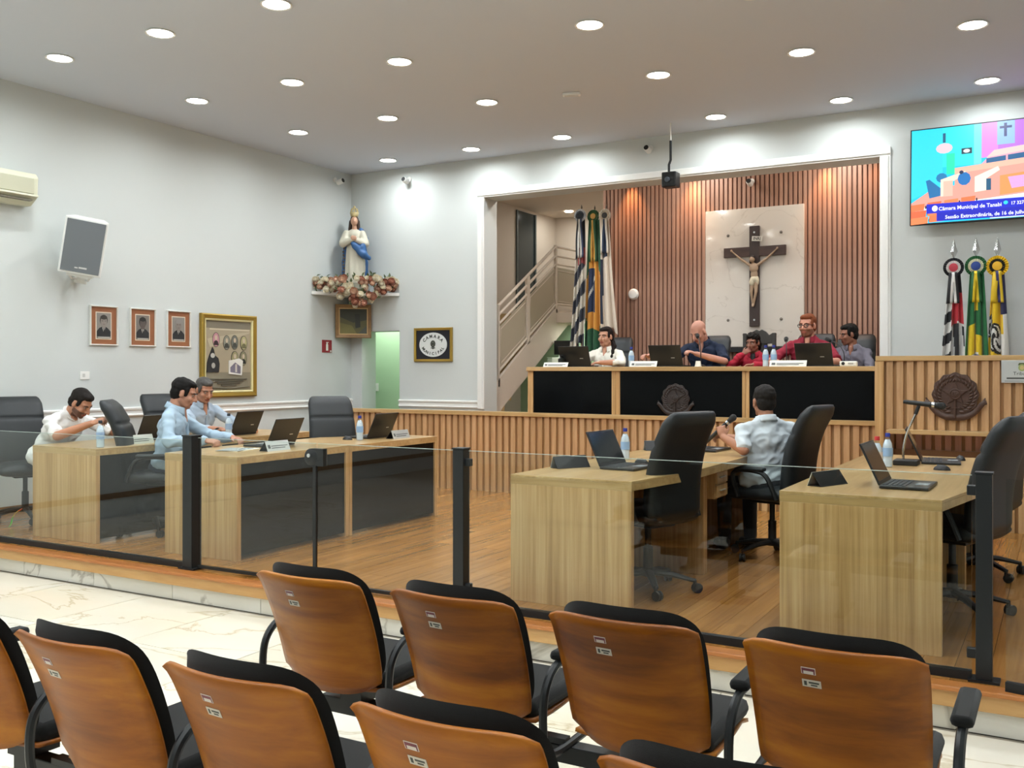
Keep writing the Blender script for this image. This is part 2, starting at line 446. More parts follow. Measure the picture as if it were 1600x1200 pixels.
# chair rail, alcove casing, baseboard
def rail_prof(): return [(0, .865), (.018, .868), (.03, .885), (.018, .90), (.014, .93), (.03, .945), (.032, .962), (.012, .972), (0, .972)]
b = MB()
pr = rail_prof()
b.prism([(p[0], p[1]) for p in pr], 0, BW - FW, T(LW, FW, 0) @ Matrix(((1, 0, 0, 0), (0, 0, 1, 0), (0, 1, 0, 0), (0, 0, 0, 1))))
struct(b.build('trim_3', M['white'], smooth=False), 'white moulded chair rail along the side wall')
b = MB(); b.prism([(-p[0], p[1]) for p in pr], -8.0, -6.72, T(0, BW, 0) @ Matrix(((0, 0, 1, 0), (1, 0, 0, 0), (0, 1, 0, 0), (0, 0, 0, 1))))
struct(b.build('trim_4', M['white'], smooth=False), 'white moulded chair rail beside the doorway')
cs = empty('trim_5'); struct(cs, 'white stepped casing around the alcove opening')
def casing(n, x0, x1, z0, z1, vert):
    b = MB()
    b.box(x0, x1, BW - .02, BW, z0, z1)
    if vert: d = (x1 - x0); b.box(x0 + d * .12, x1 - d * .2, BW - .035, BW - .02, z0, z1)
    else: d = (z1 - z0); b.box(x0, x1, BW - .035, BW - .02, z0 + d * .2, z1 - d * .12)
    b.build('casing', M['white'], cs, False, bevel=.004)
casing(0, AX0 - .1, AX0, .865, AZ, True); casing(1, AX1, AX1 + .11, .66, AZ, True); casing(2, AX0 - .1, AX1 + .11, AZ, AZ + .1, False)
struct(MB().box(LW, LW + .015, FW, BW, 0, .06).build('baseboard_left', M['base'], smooth=False))
dr = MB().box(DX0 - .0, DX0 + .012, BW + .002, B2, 0, DZ).box(DX0, DX1, BW + .002, B2, DZ - .012, DZ).build('door_1', M['wall'], smooth=False)
struct(dr, 'plain door opening with plaster reveal into a green room')

# slatted dais front: backing, top and bottom trims, single slats
SP = .085
sme = MB().prism([(-.030, 0), (-.027, -.026), (.027, -.026), (.030, 0)], 0, 1).mesh('slat', M['slat'], False)
def slats(parent, x0, x1, yf, z0, z1, pitch=SP, me=sme):
    n = int(round((x1 - x0) / pitch)); p = (x1 - x0) / n
    for i in range(n): link('slat', me, parent, (x0 + p * (i + .5), yf, z0), scale=(1, 1, z1 - z0))
wf = struct(MB().box(-7.72, -1.46, 9.48, 9.56, -.02, .86).build('wall_dais', M['slatback'], smooth=False), 'low oak slatted front of the dais')
MB().box(-7.72, -1.455, 9.43, 9.56, .86, .905).build('top_trim', M['oakx'], wf, False, bevel=.003)
slats(wf, -7.71, -1.47, 9.48, 0.0, .86)
# lectern block on the right with shelf and knee recess
wr = struct(MB().box(-1.45, RW, 9.23, 9.30, .84, 1.46).box(-1.45, -1.36, 9.23, 9.6, 0, .84).box(-.45, RW, 9.23, 9.6, 0, .84).box(-1.36, -.45, 9.56, 9.62, 0, .84).build('wall_tribune', M['slatback'], smooth=False), 'tall oak slatted block with a knee recess and shelf')
MB().box(-1.47, RW, 9.185, 9.32, 1.455, 1.5).build('top_trim', M['oakx'], wr, False, bevel=.003)
MB().box(-1.475, -1.40, 9.19, 9.32, 0, 1.455).build('side_trim', M['oak'], wr, False, bevel=.003)
MB().box(-1.36, -.43, 9.06, 9.30, .815, .85).build('shelf', M['oakx'], wr, False, bevel=.003)
slats(wr, -1.395, RW, 9.23, .85, 1.455)
slats(wr, -.43, RW, 9.23, 0, .85)
slats(wr, -1.36, -.45, 9.56, 0, .815, me=MB().prism([(-.026, 0), (-.026, -.03), (.026, -.03), (.026, 0)], 0, 1).mesh('slat', M['dslat'], False))  # darker slat wood puts the shade of the recess into the colour
# alcove slat wall
wa = struct(MB().box(-5.35, -1.6, AB, AB + .12, .65, 4.0).build('wall_slatted', M['dslatback'], smooth=False), 'brown vertical slat wall of the alcove')
dme = MB().prism([(-.021, 0), (-.0195, -.02), (.0195, -.02), (.021, 0)], 0, 1).mesh('slat', M['dslat'], False)
slats(wa, -5.35, -1.6, AB, .65, 4.0, .0575, dme)
MB().box(-5.385, -5.35, AB - .035, AB + .12, .65, 4.0).build('edge_trim', M['dslat'], wa, False)
# marble slab behind the crucifix and its dark ledge
ms = MB().box(-3.955, -2.725, 11.93, 11.968, 1.665, 3.385).build('marble_panel', M['mpanel'], smooth=False, bevel=.004)
tag(ms, 'polished pale marble panel mounted on the slat wall behind the crucifix', 'panel')
for sx in (-3.66, -3.0):
    for sz in (2.0, 3.06):
        MB().lathe([(.018, 0), (.018, .006), (.01, .012)], 12, M4=T(sx, 11.93, sz) @ RX(90)).build('fixing', pm('6a625a', .3), ms)
lg = MB().box(-4.02, -2.3, 11.90, 11.968, 1.60, 1.66).build('ledge', M['dark'], smooth=False, bevel=.004)
tag(lg, 'dark horizontal ledge under the marble panel', 'ledge')

# ceiling lights
LP = []
for y in (5.55, 7.13, 8.66, 10.4, 4.0, 2.45, .9, -.65, -2.2):
    for x in (-7.8, -6.5, -5.22, -3.33, -2.0, -.64): LP.append((x, y))
lm = emit('led_panel', 'fdfdf6', 40); lm.cycles.emission_sampling = 'NONE'
rim = MB().lathe([(.102, 0), (.118, -.002), (.122, -.008), (.118, -.012), (.102, -.009)], 28, caps=False).mesh('rim', M['white'])
dif = MB().lathe([(.104, -.004), (.104, -.001)], 28).mesh('diffuser', lm)
colw = {-7.8: 'nearest the side wall', -6.5: 'second from the side wall', -5.22: 'third from the side wall', -3.33: 'fourth from the side wall', -2.0: 'fifth from the side wall', -.64: 'sixth from the side wall'}
roww = {10.4: 'in the row along the back wall', 8.66: 'in the second row from the back wall', 7.13: 'in the third row from the back wall', 5.55: 'in the fourth row from the back wall'}
led = bpy.data.lights.new('led', 'AREA'); led.shape = 'DISK'; led.size = .2; led.energy = LAMP; led.color = (.90, .965, 1.0); led.spread = R(165)
for x, y in LP:
    t = empty('ceiling_light', (x, y, CZ), 0, 'round ceiling light %s, %s' % (colw[x], roww.get(y) or {4.0: 'above the stage edge', 2.45: 'over the front audience seats', .9: 'behind the second audience row', -.65: 'over the rear audience seats', -2.2: 'in the rearmost row'}[y]), 'light', 'round recessed ceiling lights')
    link('rim', rim, t); link('diffuser', dif, t)
    lo = bpy.data.objects.new('led', led); COL.objects.link(lo); lo.parent = t; lo.location = (0, 0, -.006)
# alcove halogens
for i, x in enumerate((-4.97, -4.12, -2.47, -1.9)):
    t = empty('spotlight', (x, 11.84, 4.0), 0, 'warm halogen spot %s grazing the slat wall' % ('nearest the flags', 'left of the crucifix', 'right of the crucifix', 'nearest the screen')[i], 'light', 'warm alcove spots')
    MB().lathe([(.02, -.02), (.045, -.02), (.055, 0), (.02, 0)], 16).build('lamp_ring', M['chrome'], t)
    l = bpy.data.lights.new('halogen', 'SPOT'); l.energy = WARM * (1 if i != 3 else .25); l.color = (1, .47, .19); l.spot_size = R(62); l.spot_blend = 1.0; l.shadow_soft_size = .03
    lo = bpy.data.objects.new('halogen', l); COL.objects.link(lo); lo.parent = t; lo.location = (0, 0, -.03); lo.rotation_euler = (R(9), 0, 0)
wm = emit('warm_led', 'ffe6cc', 20); wm.cycles.emission_sampling = 'NONE'
for i, (x, y) in enumerate(((-5.9, 11.7), (-4.0, 11.55), (-2.3, 11.55), (-7.1, 14.4), (-6.2, 14.0))):
    t = empty('downlight', (x, y, 4.0), 0, 'warm white alcove ceiling lamp %s' % ('above the flags', 'left of centre', 'at the wall end', 'by the stair window', 'over the landing')[i], 'light', 'alcove ceiling lamps')
    MB().lathe([(.07, -.012), (.07, 0)], 20).build('diffuser', wm, t)
    l = bpy.data.lights.new('led', 'AREA'); l.shape = 'DISK'; l.size = .14; l.energy = 11 if i < 3 else 6; l.color = (1, .93, .86) if i < 3 else (.95, 1, .97)
    lo = bpy.data.objects.new('led', l); COL.objects.link(lo); lo.parent = t; lo.location = (0, 0, -.014)

# ---------------------------------------------------------------- stairs in the alcove
sl = math.tan(R(31.5))
stair = empty('staircase', (-6.72, 11.3, .65), 0, 'beige painted staircase rising behind the dais desk', 'staircase')
NS = 10; RUN, RISE = 1.9 / 10, 1.6 / 10
for i in range(NS):
    MB().box(-.93, -.045, RUN * i, RUN * (i + 1) + .02, RISE * i - (.02 if i else 0), RISE * (i + 1)).build('step', pm('d9bd8a', .6), stair, False)
b = MB()
def yz(poly, x0, x1): return MB().prism(poly, x0, x1, Matrix(((0, 0, 1, 0), (1, 0, 0, 0), (0, 1, 0, 0), (0, 0, 0, 1))))
z0 = 1.256 - .65; 
yz([(.17, .60), (1.87, 1.655), (2.5, 1.655), (2.5, 1.43), (2.30, 1.43), (.28, .215), (.0, .0), (-.02, .0), (-.02, .48)], -.045, .0).build('stringer', M['alc_wall'], stair, False)
MB().box(-.93, 1.3, 1.9, 3.7, 1.45, 1.6).build('landing', M['alc_wall'], stair, False)
rl = MB()
def rail(za, zb, r=.02):
    p = [(-.02, .175, za), (-.02, 1.912, zb), (-.02, 2.75, zb + .02)]
    MB().tube(p, r, 8, up=(1, 0, 0)).build('handrail', M['alc_wall'], stair)
rail(1.6, 2.61, .022); rail(1.475, 2.47); rail(1.345, 2.345, .018); rail(.70, 1.73, .018)
for yy, za, zb in ((.175, .5, 1.62), (1.0, 1.1, 2.07), (1.04, 1.12, 2.09), (1.912, 1.6, 2.63), (2.75, 1.6, 2.65)):
    MB().box(-.04, 0, yy - .02, yy + .02, za, zb).build('baluster', M['alc_wall'], stair, False)
mesh_m = pm('b3a893', .7)
for (ya, yb) in ((.22, .97), (1.07, 1.88), (1.95, 2.7)):
    f = lambda y, o: (o + (y - .175) / 1.737 * 1.0) if y < 1.912 else o + 1.0
    MB().add([(-.022, ya, f(ya, .73)), (-.022, yb, f(yb, .73)), (-.022, yb, f(yb, 1.30)), (-.022, ya, f(ya, 1.30)), (-.018, ya, f(ya, .73)), (-.018, yb, f(yb, .73)), (-.018, yb, f(yb, 1.30)), (-.018, ya, f(ya, 1.30))],
             [(0, 3, 2, 1), (4, 5, 6, 7), (0, 1, 5, 4), (1, 2, 6, 5), (2, 3, 7, 6), (3, 0, 4, 7)]).build('infill_panel', mesh_m, stair, False)
    pts = [(-.02, ya + .03, f(ya + .03, .78)), (-.02, yb - .03, f(yb - .03, .78)), (-.02, yb - .03, f(yb - .03, 1.25)), (-.02, ya + .03, f(ya + .03, 1.25))]
    MB().tube(pts, .009, 6, closed=True).build('panel_frame', M['alc_wall'], stair)

# ---------------------------------------------------------------- glass barrier along the stage edge
GY = 4.755
def post(x, wd, label, hi=.915):
    t = empty('barrier_post', (x, GY, 0), 0, label, 'post', 'black posts of the glass barrier')
    MB().box(-wd / 2, wd / 2, -wd / 2, wd / 2, 0.0, hi).build('post', M['black'], t, False, bevel=.003)
    MB().box(-wd / 2 - .03, wd / 2 + .03, -wd / 2 - .012, wd / 2 + .012, 0, .012).build('base_plate', M['black'], t, False)
    MB().box(-wd / 2 - .004, wd / 2 + .004, -wd / 2 - .004, wd / 2 + .004, hi, hi + .008).build('post_cap', M['black'], t, False)
    return t
p1_ = post(-5.25, .09, 'thick black barrier post in front of the person in light blue by the post')
p2_ = post(-3.04, .072, 'black barrier post at the centre, beside the gate')
p3_ = post(-.305, .066, 'black barrier post nearest the right edge, by the oak desk')
for t, sides in ((p1_, (-1,)), (p2_, (1,)), (p3_, (-1,))):
    for s in sides:
        for z in (.12, .84):
            MB().box(min(s * .03, s * .07), max(s * .03, s * .07), -.016, .016, z - .022, z + .022).build('clamp', M['black'], t, False, bevel=.004)
def pane(x0, x1, z0, z1, label, chan=True, gate=False, y=GY):
    t = empty('glass_gate' if gate else 'glass_barrier', ((x0 + x1) / 2, y, 0), 0, label, 'glass gate' if gate else 'glass barrier', None if gate else 'clear glass barrier panels')
    hw = (x1 - x0) / 2
    MB().box(-hw, hw, -.005, .005, z0, z1).build('pane', M['glass'], t, False)
    MB().box(-hw, hw, -.0052, .0052, z1, z1 + .003).build('polished_edge', pm('a8b5ac', .3), t, False)
    if chan: MB().box(-hw, hw, -.02, .02, 0.0, .04).build('channel', M['black'], t, False)
    return t
pane(-8.84, -5.305, .03, .885, 'clear glass barrier panel at the left in front of the person in the white T-shirt')
pane(-2.985, -.355, .03, .905, 'wide clear glass barrier panel in front of the right-hand desks')
g1 = pane(-5.185, -4.135, .03, .905, 'glass gate leaf hinged on the thick post', False, True)
g2 = pane(-4.115, -3.095, .03, .905, 'glass gate leaf hinged on the central post', False, True)
MB().box(.505, .53, -.008, .008, .03, .86).build('edge_seal', M['black'], g1, False)
MB().box(-.525, .525, -.012, .012, .012, .032).build('bottom_rail', M['black'], g1, False)
MB().box(-.51, .51, -.012, .012, .012, .032).build('bottom_rail', M['black'], g2, False)
b = MB().lathe([(.05, -.022), (.055, -.018), (.055, .018), (.05, .022)], 20, M4=T(.50, 0, .82) @ RX(90))
b.box(.50, .60, -.02, .02, .765, .875)
lk = b.build('latch', M['black'], g1)
MB().lathe([(.012, 0), (.012, .006)], 12, M4=T(.485, -.022, .83) @ RX(90)).build('lock_cylinder', M['steel'], lk)
g3 = empty('glass_gate', (-.215, 4.66, 0), R(-12), 'glass gate leaf standing ajar at the right edge', 'glass gate')
MB().box(0, .95, -.005, .005, .03, .905).build('pane', M['glass'], g3, False)
MB().box(0, .95, -.016, .016, -.0, .04).build('bottom_rail', M['black'], g3, False)

# ---------------------------------------------------------------- councillors' desks
def desk(x0, x1, y0, y1, user, far, label, drawer=False):
    """user = +1 when the member sits on the +x side; far marks the second desk of a pair"""
    cx, cy = (x0 + x1) / 2, (y0 + y1) / 2
    t = empty('council_desk', (cx, cy, 0), 0, label, 'desk', 'oak council desks')
    hx, hy = (x1 - x0) / 2, (y1 - y0) / 2
    bow = .11
    e = hx * user; o = (hx + bow) * user
    if not far: poly = [(-e, -hy), (e, -hy), (o, -hy + .66), (o, hy), (-e, hy)]
    else: poly = [(-e, -hy), (o, -hy), (o, hy - .66), (e, hy), (-e, hy)]
    MB().prism(poly, .735, .75).build('desk_top', M['oakh'], t, False, bevel=.002)
    inner = [(x * .999, y * .9995) for x, y in poly]
    MB().prism(inner, .695, .735).build('edge_band', M['oakx'], t, False, bevel=.002)
    for s in (-1, 1):
        MB().box(-hx + .002, hx - .002, min(s * hy, s * (hy - .04)), max(s * hy, s * (hy - .04)), 0, .695).build('side_panel', M['oak'], t, False, bevel=.002)
    MB().box(min(-e + .02 * user, -e + .03 * user), max(-e + .02 * user, -e + .03 * user), -hy + .04, hy - .04, .03, .695).build('modesty_panel', M['blackgloss'], t, False)
    if drawer:
        xa, xb = sorted(((hx - .38) * user, (hx + .05) * user))
        d = MB().box(xa, xb, -hy + .045, -hy + .3, .50, .69).build('drawer_box', M['oak'], t, False, bevel=.002)
        for q in (0, 1):
            xf = (hx + .05) * user
            dd = MB().box(min(xf, xf + .012 * user), max(xf, xf + .012 * user), -hy + .055, -hy + .29, .51 + q * .09, .59 + q * .09).build('drawer', M['oak'], t, False, bevel=.002)
            MB().box(min(xf + .012 * user, xf + .022 * user), max(xf + .012 * user, xf + .022 * user), -hy + .11, -hy + .23, .55 + q * .09, .556 + q * .09).build('drawer_pull', M['steel'], dd, False)
    return t
DY0, DY1, DY2 = 5.05, 6.335, 7.62
desk(-7.45, -6.65, DY0, DY1, -1, 0, 'oak desk at far left where the person in the white T-shirt sits')
desk(-7.45, -6.65, DY1 + .002, DY2, -1, 1, 'oak desk by the side wall where the person under the gilt picture sits')
desk(-5.9, -5.15, DY0 + .03, DY1, -1, 0, 'oak desk with black front panel where the person in light blue by the post sits')
desk(-5.9, -5.15, DY1 + .002, DY2 + .02, -1, 1, 'unoccupied oak desk with black front panel before the dais')
desk(-2.88, -2.10, DY0, DY1, 1, 0, 'oak desk with open laptop and empty black chair, right of the gate')
desk(-2.88, -2.10, DY1 + .002, DY2, 1, 1, 'oak desk where the person holding the microphone leans his elbow', True)
desk(-1.28, -.505, DY0, DY1, 1, 0, 'nearest oak desk at the right with an open laptop')
desk(-1.28, -.505, DY1 + .002, DY2, 1, 1, 'oak desk at the right carrying the tabletop microphone stand')

# dais desk
dk = empty('dais_desk', (-3.31, 9.5, .65), 0, 'long raised oak desk with three black front panels', 'desk')
X = lambda v: v + 3.31
MB().box(X(-5.175), X(-1.462), -.07, .68, .715, .76).build('desk_top', M['oakx'], dk, False, bevel=.003)
for xa, xb in ((-5.17, -5.105), (-4.16, -4.115), (-4.112, -4.067), (-2.76, -2.727), (-2.724, -2.69), (-1.52, -1.47)):
    MB().box(X(xa), X(xb), -.045, .0, .255, .715).build('stile', M['oak'], dk, False, bevel=.002)
for xa, xb in ((-5.105, -4.16), (-4.067, -2.76), (-2.69, -1.52)):
    MB().box(X(xa), X(xb), -.03, -.015, .255, .715).build('front_panel', M['blackgloss'], dk, False)
for xa, xb in ((-5.17, -5.13), (-1.51, -1.47)):
    MB().box(X(xa), X(xb), .062, .64, 0, .715).build('side_panel', M['oak'], dk, False)
MB().box(X(-5.12), X(-1.52), .5, .52, .2, .715).build('brace', M['oakx'], dk, False)

# ---------------------------------------------------------------- audience chairs
BWD, BHT = .236, .50
def back_surf(off, top, grow=0.0):
    def fn(u, v):
        a = (u - .5) * 2
        wdt = BWD * (1 - .06 * (1 - v) ** 2) * (.93 + .07 * min(1, v * 6)) + grow
        x = a * wdt
        z = .405 + v * (top - .405)
        y = -.035 - .16 * v - .055 * (1 - a * a) * (1) + .02 * math.sin(v * math.pi) + off
        if v < .12: z += (1 - v / .12) * abs(a) ** 4 * .05
        if v > .9: z -= (v - .9) / .1 * abs(a) ** 8 * .02
        return (x, y + .03, z)
    return fn
CT = .847
def make_chair():
    t = empty('auditorium_chair', (0, 0, LO), 0, 'x', 'chair', 'plywood auditorium chairs')
    b = MB(); fo = back_surf(0, CT)
    b.grid(fo, 16, 14)
    sh = b.build('back_shell', M['ply'], t, solid=.012, bevel=0)
    # black upholstered pad in front, showing above the shell
    b = MB(); fb = back_surf(.012, CT + .034, -.006)
    def padf(front):
        def fn(u, v):
            a_, c_ = 2 * u - 1, 2 * v - 1
            r_ = max(abs(a_), abs(c_)); th = math.atan2(c_, a_)
            k = r_ / (abs(math.cos(th)) ** 5 + abs(math.sin(th)) ** 5) ** (1 / 5)
            x, z = k * math.cos(th), k * math.sin(th)
            p = Vector(fb((x + 1) / 2, .06 + .94 * (z + 1) / 2))
            p.y += (.03 + .03 * math.sqrt(max(0, 1 - r_ ** 4))) if front else (.03 - .03 * math.sqrt(max(0, 1 - r_ ** 6)))
            return p
        return fn
    b.grid(padf(True), 18, 18); b.grid(padf(False), 18, 18)
    b.build('back_cushion', M['fabric'], t, angle=75)
    # seat
    def seat(u, v, z, g):
        a = (u - .5) * 2
        return (a * (.228 - g) * (1 - .1 * v), .0 + v * (.44 - g), z + .018 * a * a - .012 * math.sin(v * math.pi) + .03 * (v > .8) * -(v - .8) * 5)
    b = MB(); b.grid(lambda u, v: seat(u, v, .405, 0), 10, 10)
    b.build('seat_shell', M['ply'], t, solid=.012)
    b = MB().box(-.216, .216, .015, .43, .415, .475)
    b.build('seat_cushion', M['fabric'], t, bevel=.025)
    for s in (-1, 1):
        x = s * .295
        # bent tube loop
        pts = spline([(x, .36, .33), (x, .2, .325), (x, .0, .33), (x, -.06, .37), (x, -.075, .46), (x, -.06, .55), (x, .0, .605), (x, .1, .618), (x, .30, .618)], 5)
        a = MB().tube(pts, .014, 8).build('armrest', M['black'], t)
        MB().box(x - .03, x + .03, .02, .31, .622, .654).build('arm_pad', M['fabric'], a, bevel=.014)
        MB().box(min(x, x - s * .12), max(x, x - s * .12), .08, .12, .33, .35).build('bracket', M['black'], t, False)
    MB().box(-.05, .05, .08, .2, .32, .40).build('seat_bracket', M['black'], t, False)
    # stickers on the shell
    def stick(cx, cz, wd, ht, mats, name, parts):
        v0 = (cz - .405) / (CT - .405)
        p = Vector(fo(.5 + cx / BWD / 2, v0)); pu = Vector(fo(.5 + cx / BWD / 2, v0 + .05)); pr_ = Vector(fo(.55 + cx / BWD / 2, v0))
        up = (pu - p).normalized(); rt = (pr_ - p).normalized(); nr = rt.cross(up).normalized()
        m4 = Matrix(((rt.x, up.x, nr.x, p.x), (rt.y, up.y, nr.y, p.y), (rt.z, up.z, nr.z, p.z), (0, 0, 0, 1)))
        b = MB()
        for i, (xa, xb, ya, yb, mi) in enumerate(parts):
            b.mi = mi; b.box(xa * wd, xb * wd, ya * ht, yb * ht, .0062, .0072 + .0002 * (mi > 0), m4)
        b.build(name, mats, t, False)
    stick(-.055, .782, .038, .022, [pm('d8cfc6', .4), pm('6d2a38', .5)], 'brand_sticker', [(-.5, .5, -.5, .5, 0), (-.46, .46, 0, .4, 1), (.35, .45, -.45, 0, 1), (-.45, -.35, -.45, 0, 1)])
    stick(-.05, .744, .05, .024, [pm('cdc6b8', .4), pm('3c4038', .5)], 'inventory_tag', [(-.5, .5, -.5, .5, 0), (-.4, -.25, -.3, .3, 1), (-.15, .4, .02, .26, 1), (-.05, .3, -.3, -.1, 1)])
    return t
ch0 = make_chair()
R1Y, R2Y = 2.80, 1.865
rows = [(-2.335, R1Y, 'audience chair at the left end of the front row'), (-1.73, R1Y, 'front row audience chair second from the left'),
        (-1.13, R1Y, 'front row audience chair third from the left'), (-.53, R1Y, 'front row audience chair nearest the right edge'),
        (-2.95, R2Y, 'audience chair cut off by the left edge, second row'), (-2.35, R2Y, 'second row audience chair at lower left with faded tags'),
        (-1.742, R2Y, 'second row audience chair left of centre, between two others'), (-1.14, R2Y, 'second row audience chair at the bottom centre'),
        (-.54, R2Y, 'second row audience chair showing only its top edge at the bottom')]
for i, (x, y, l) in enumerate(rows):
    if i == 0: c = ch0; c.location = (x, y, LO); c['label'] = l
    else: c = dup(ch0, (x, y, LO), 0, l)
for c in [o for o in bpy.data.objects if o.name.startswith('auditorium_chair')]:
    if c.location.x > -2.3 or (c.location.y < 2.5 and c.location.x > -2.9):
        for a in [q for q in c.children if q.name.startswith(('armrest', 'bracket')) and sum(v.co.x for v in q.data.vertices) < 0]:
            for g in list(a.children): bpy.data.objects.remove(g)
            bpy.data.objects.remove(a)
for k, (y, xa, xb, lx, l) in enumerate(((R1Y, -2.5, -.2, (-1.98, -1.24, -.4), 'black steel beam and legs carrying the front chair row'), (R2Y, -3.0, -.3, (-2.60, -1.45, -.5), 'black steel beam and legs carrying the second chair row'))):
    t = empty('seat_beam', (0, y + .13, LO), 0, l, 'bench frame', 'seat row frames')
    MB().box(xa, xb, -.03, .03, .26, .32).build('beam', M['black'], t, False, bevel=.004)
    for x in lx:
        MB().box(x - .03, x + .03, -.028, .028, .02, .26).build('leg', M['black'], t, False)
        MB().box(x - .03, x + .03, -.2, .2, 0, .025).build('foot', M['black'], t, False, bevel=.006)

# ---------------------------------------------------------------- executive chairs
def exec_chair(recl=8):
    t = empty('office_chair', (0, 0, 0), 0, 'x', 'chair', 'black leather office chairs')
    for i in range(5):
        a = R(90 + 72 * i); c, s = math.cos(a), math.sin(a)
        l = MB().tube([(c * .03, s * .03, .115), (c * .15, s * .15, .105), (c * .29, s * .29, .075)], [.03, .025, .018], 8, flat=.7).build('base_leg', M['plastic'], t)
        q = T(c * .29, s * .29, .0) @ Matrix.Rotation(a + .7, 4, 'Z')
        MB().lathe([(.012, -.022), (.03, -.02), (.03, -.006), (.02, -.004), (.02, .004), (.03, .006), (.03, .02), (.012, .022)], 12, M4=q @ T(.015, 0, .03) @ RX(90)).cap((0, 0, .05), (0, 0, .078), .011, .011, 8, q).build('caster', M['plastic'], l)
    MB().lathe([(.045, .09), (.045, .13), (.03, .14), (.03, .27), (.02, .275), (.02, .42)], 14).build('gas_column', M['plastic'], t)
    MB().box(-.11, .11, -.13, .12, .405, .43).build('tilt_plate', M['plastic'], t, False, bevel=.006)
    # seat: thick soft pad
    def pad(w0, w1, y0, y1, z0, z1, bulge, name, M4=None, sec=None, matr=None, mid=0):
        b = MB(); nu, nv = 24, 18
        def fn(u, v):
            a = u * 2 * math.pi
            se = lambda x, p: math.copysign(abs(x) ** p, x)
            cx, cz = se(math.cos(a), .55), se(math.sin(a), .75)
            w_ = w0 + (w1 - w0) * v
            e = min(1, math.sin(math.pi * min(max(v, .0), 1)) * 3.2 + .0) ** .5
            hw = w_ * (.82 + .18 * e); th = (z1 - z0) / 2 * (.35 + .65 * e)
            zc = (z0 + z1) / 2
            z = zc + th * cz + (bulge * (1 - cx * cx) * (1 if cz > 0 else .2) * e)
            if sec and cz > 0:
                for sv in sec: z -= .016 * math.exp(-((v - sv) / .02) ** 2)
            return (hw * cx, y0 + (y1 - y0) * v, z)
        b.grid(fn, nu, 40 if sec else nv, M4=M4, wrap=True)
        n2 = 40 if sec else nv
        b.f.append([n2 * nu + i for i in range(nu)]); b.m.append(0); b.f.append([nu - 1 - i for i in range(nu)]); b.m.append(0)
        return b
    s = pad(.245, .255, -.24, .27, .425, .535, .012, 'seat'); s.build('seat', M['leather'], t, angle=70)
    # back: pad built flat then bent up
    b = pad(.235, .205, 0, .68, -.06, .055, .012, 'back', sec=(.70,))
    def bend(p):
        x, y, z = p; v = y / .68
        yy = -.20 - .16 * v + .05 * math.sin(v * math.pi) - .07 * max(0, v - .72) * 1.2
        zz = .455 + y * .985
        ang = math.atan2(.16, .68)
        return (x, yy + z * math.cos(ang) + (.0), zz + z * math.sin(ang) * .6)
    b.v = [bend(p) for p in b.v]
    b.build('backrest', M['leather'], t, angle=70)
    # outer shell rim on the rear
    b = MB()
    for s_ in (-1, 1):
        pts = spline([(s_ * .27, -.17, .46), (s_ * .285, -.10, .62), (s_ * .285, .0, .655), (s_ * .28, .13, .65), (s_ * .275, .17, .60), (s_ * .25, .14, .46)], 5)
        a = MB().tube(pts, .016, 8, flat=1.3).build('armrest', M['plastic'], t)
        MB().box(s_ * .285 - .03, s_ * .285 + .03, -.09, .14, .655, .685).build('arm_pad', M['leather'], a, bevel=.012)
    return t
oc = exec_chair()
def face(fx, fy): return math.atan2(fy, fx) - math.pi / 2
spots = [(-2.26, 5.70, -.92, .40, 'empty black leather chair seen from behind at the desk right of the gate'),
         (-8.22, 5.5, .92, -.40, 'black leather chair at far left behind the person in the white T-shirt'),
         (-6.70, 5.66, .78, .62, 'black leather chair under the person in light blue by the post, seen from the side'),
         (-7.9, 6.98, 1, -.1, 'black leather chair under the person under the gilt picture'),
         (-5.80, 6.98, .80, -.60, 'empty black leather chair facing the unoccupied desk by the dais'),
         (-1.86, 7.14, -.97, .22, 'black leather chair under the person holding the microphone'),
         (-.55, 6.02, -.93, .36, 'black leather chair at the right edge, nearest the barrier'),
         (-.52, 7.25, -.95, .2, 'black leather chair at the right edge, farther back by the slatted block')]
for i, (x, y, fx, fy, l) in enumerate(spots):
    if i == 0: c = oc; c.location = (x, y, 0); c.rotation_euler = (0, 0, face(fx, fy)); c['label'] = l
    else: c = dup(oc, (x, y, 0), face(fx, fy), l)
for (x, y, fx, fy, l) in ((-4.72, 10.62, .1, -1, 'black leather chair under the person in the white blouse on the dais'), (-3.55, 10.66, .0, -1, 'black leather chair under the person in navy on the dais'),
                          (-2.38, 10.66, .0, -1, 'black leather chair under the person in the dark red polo'), (-2.02, 11.05, 0, -1, 'black leather chair under the person in the grey shirt')):
    c = dup(oc, (x, y, .65), face(fx, fy), l)

# ---------------------------------------------------------------- things on the walls
def hang(name, loc, rz, label, cat, group=None):
    o = empty(name, loc, 0, label, cat, group); o.rotation_euler = (R(90), 0, R(rz)); return o
def frame(t, w_, h_, bd, dp, mat, name='frame'):
    b = MB(); hw, hh = w_ / 2, h_ / 2
    o = [(-hw, -hh), (hw, -hh), (hw, hh), (-hw, hh)]; i = [(-hw + bd, -hh + bd), (hw - bd, -hh + bd), (hw - bd, hh - bd), (-hw + bd, hh - bd)]
    vs = [(x, y, 0) for x, y in o] + [(x, y, dp * .8) for x, y in o] + [(x * .97, y * .97, dp) for x, y in o] + [(x, y, dp * .75) for x, y in i] + [(x, y, .004) for x, y in i]
    fs = []
    for k in range(4):
        for q in range(4):
            fs.append((k * 4 + q, k * 4 + (q + 1) % 4, (k + 1) * 4 + (q + 1) % 4, (k + 1) * 4 + q))
    b.add(vs, fs)
    return b.build(name, mat, t, False)
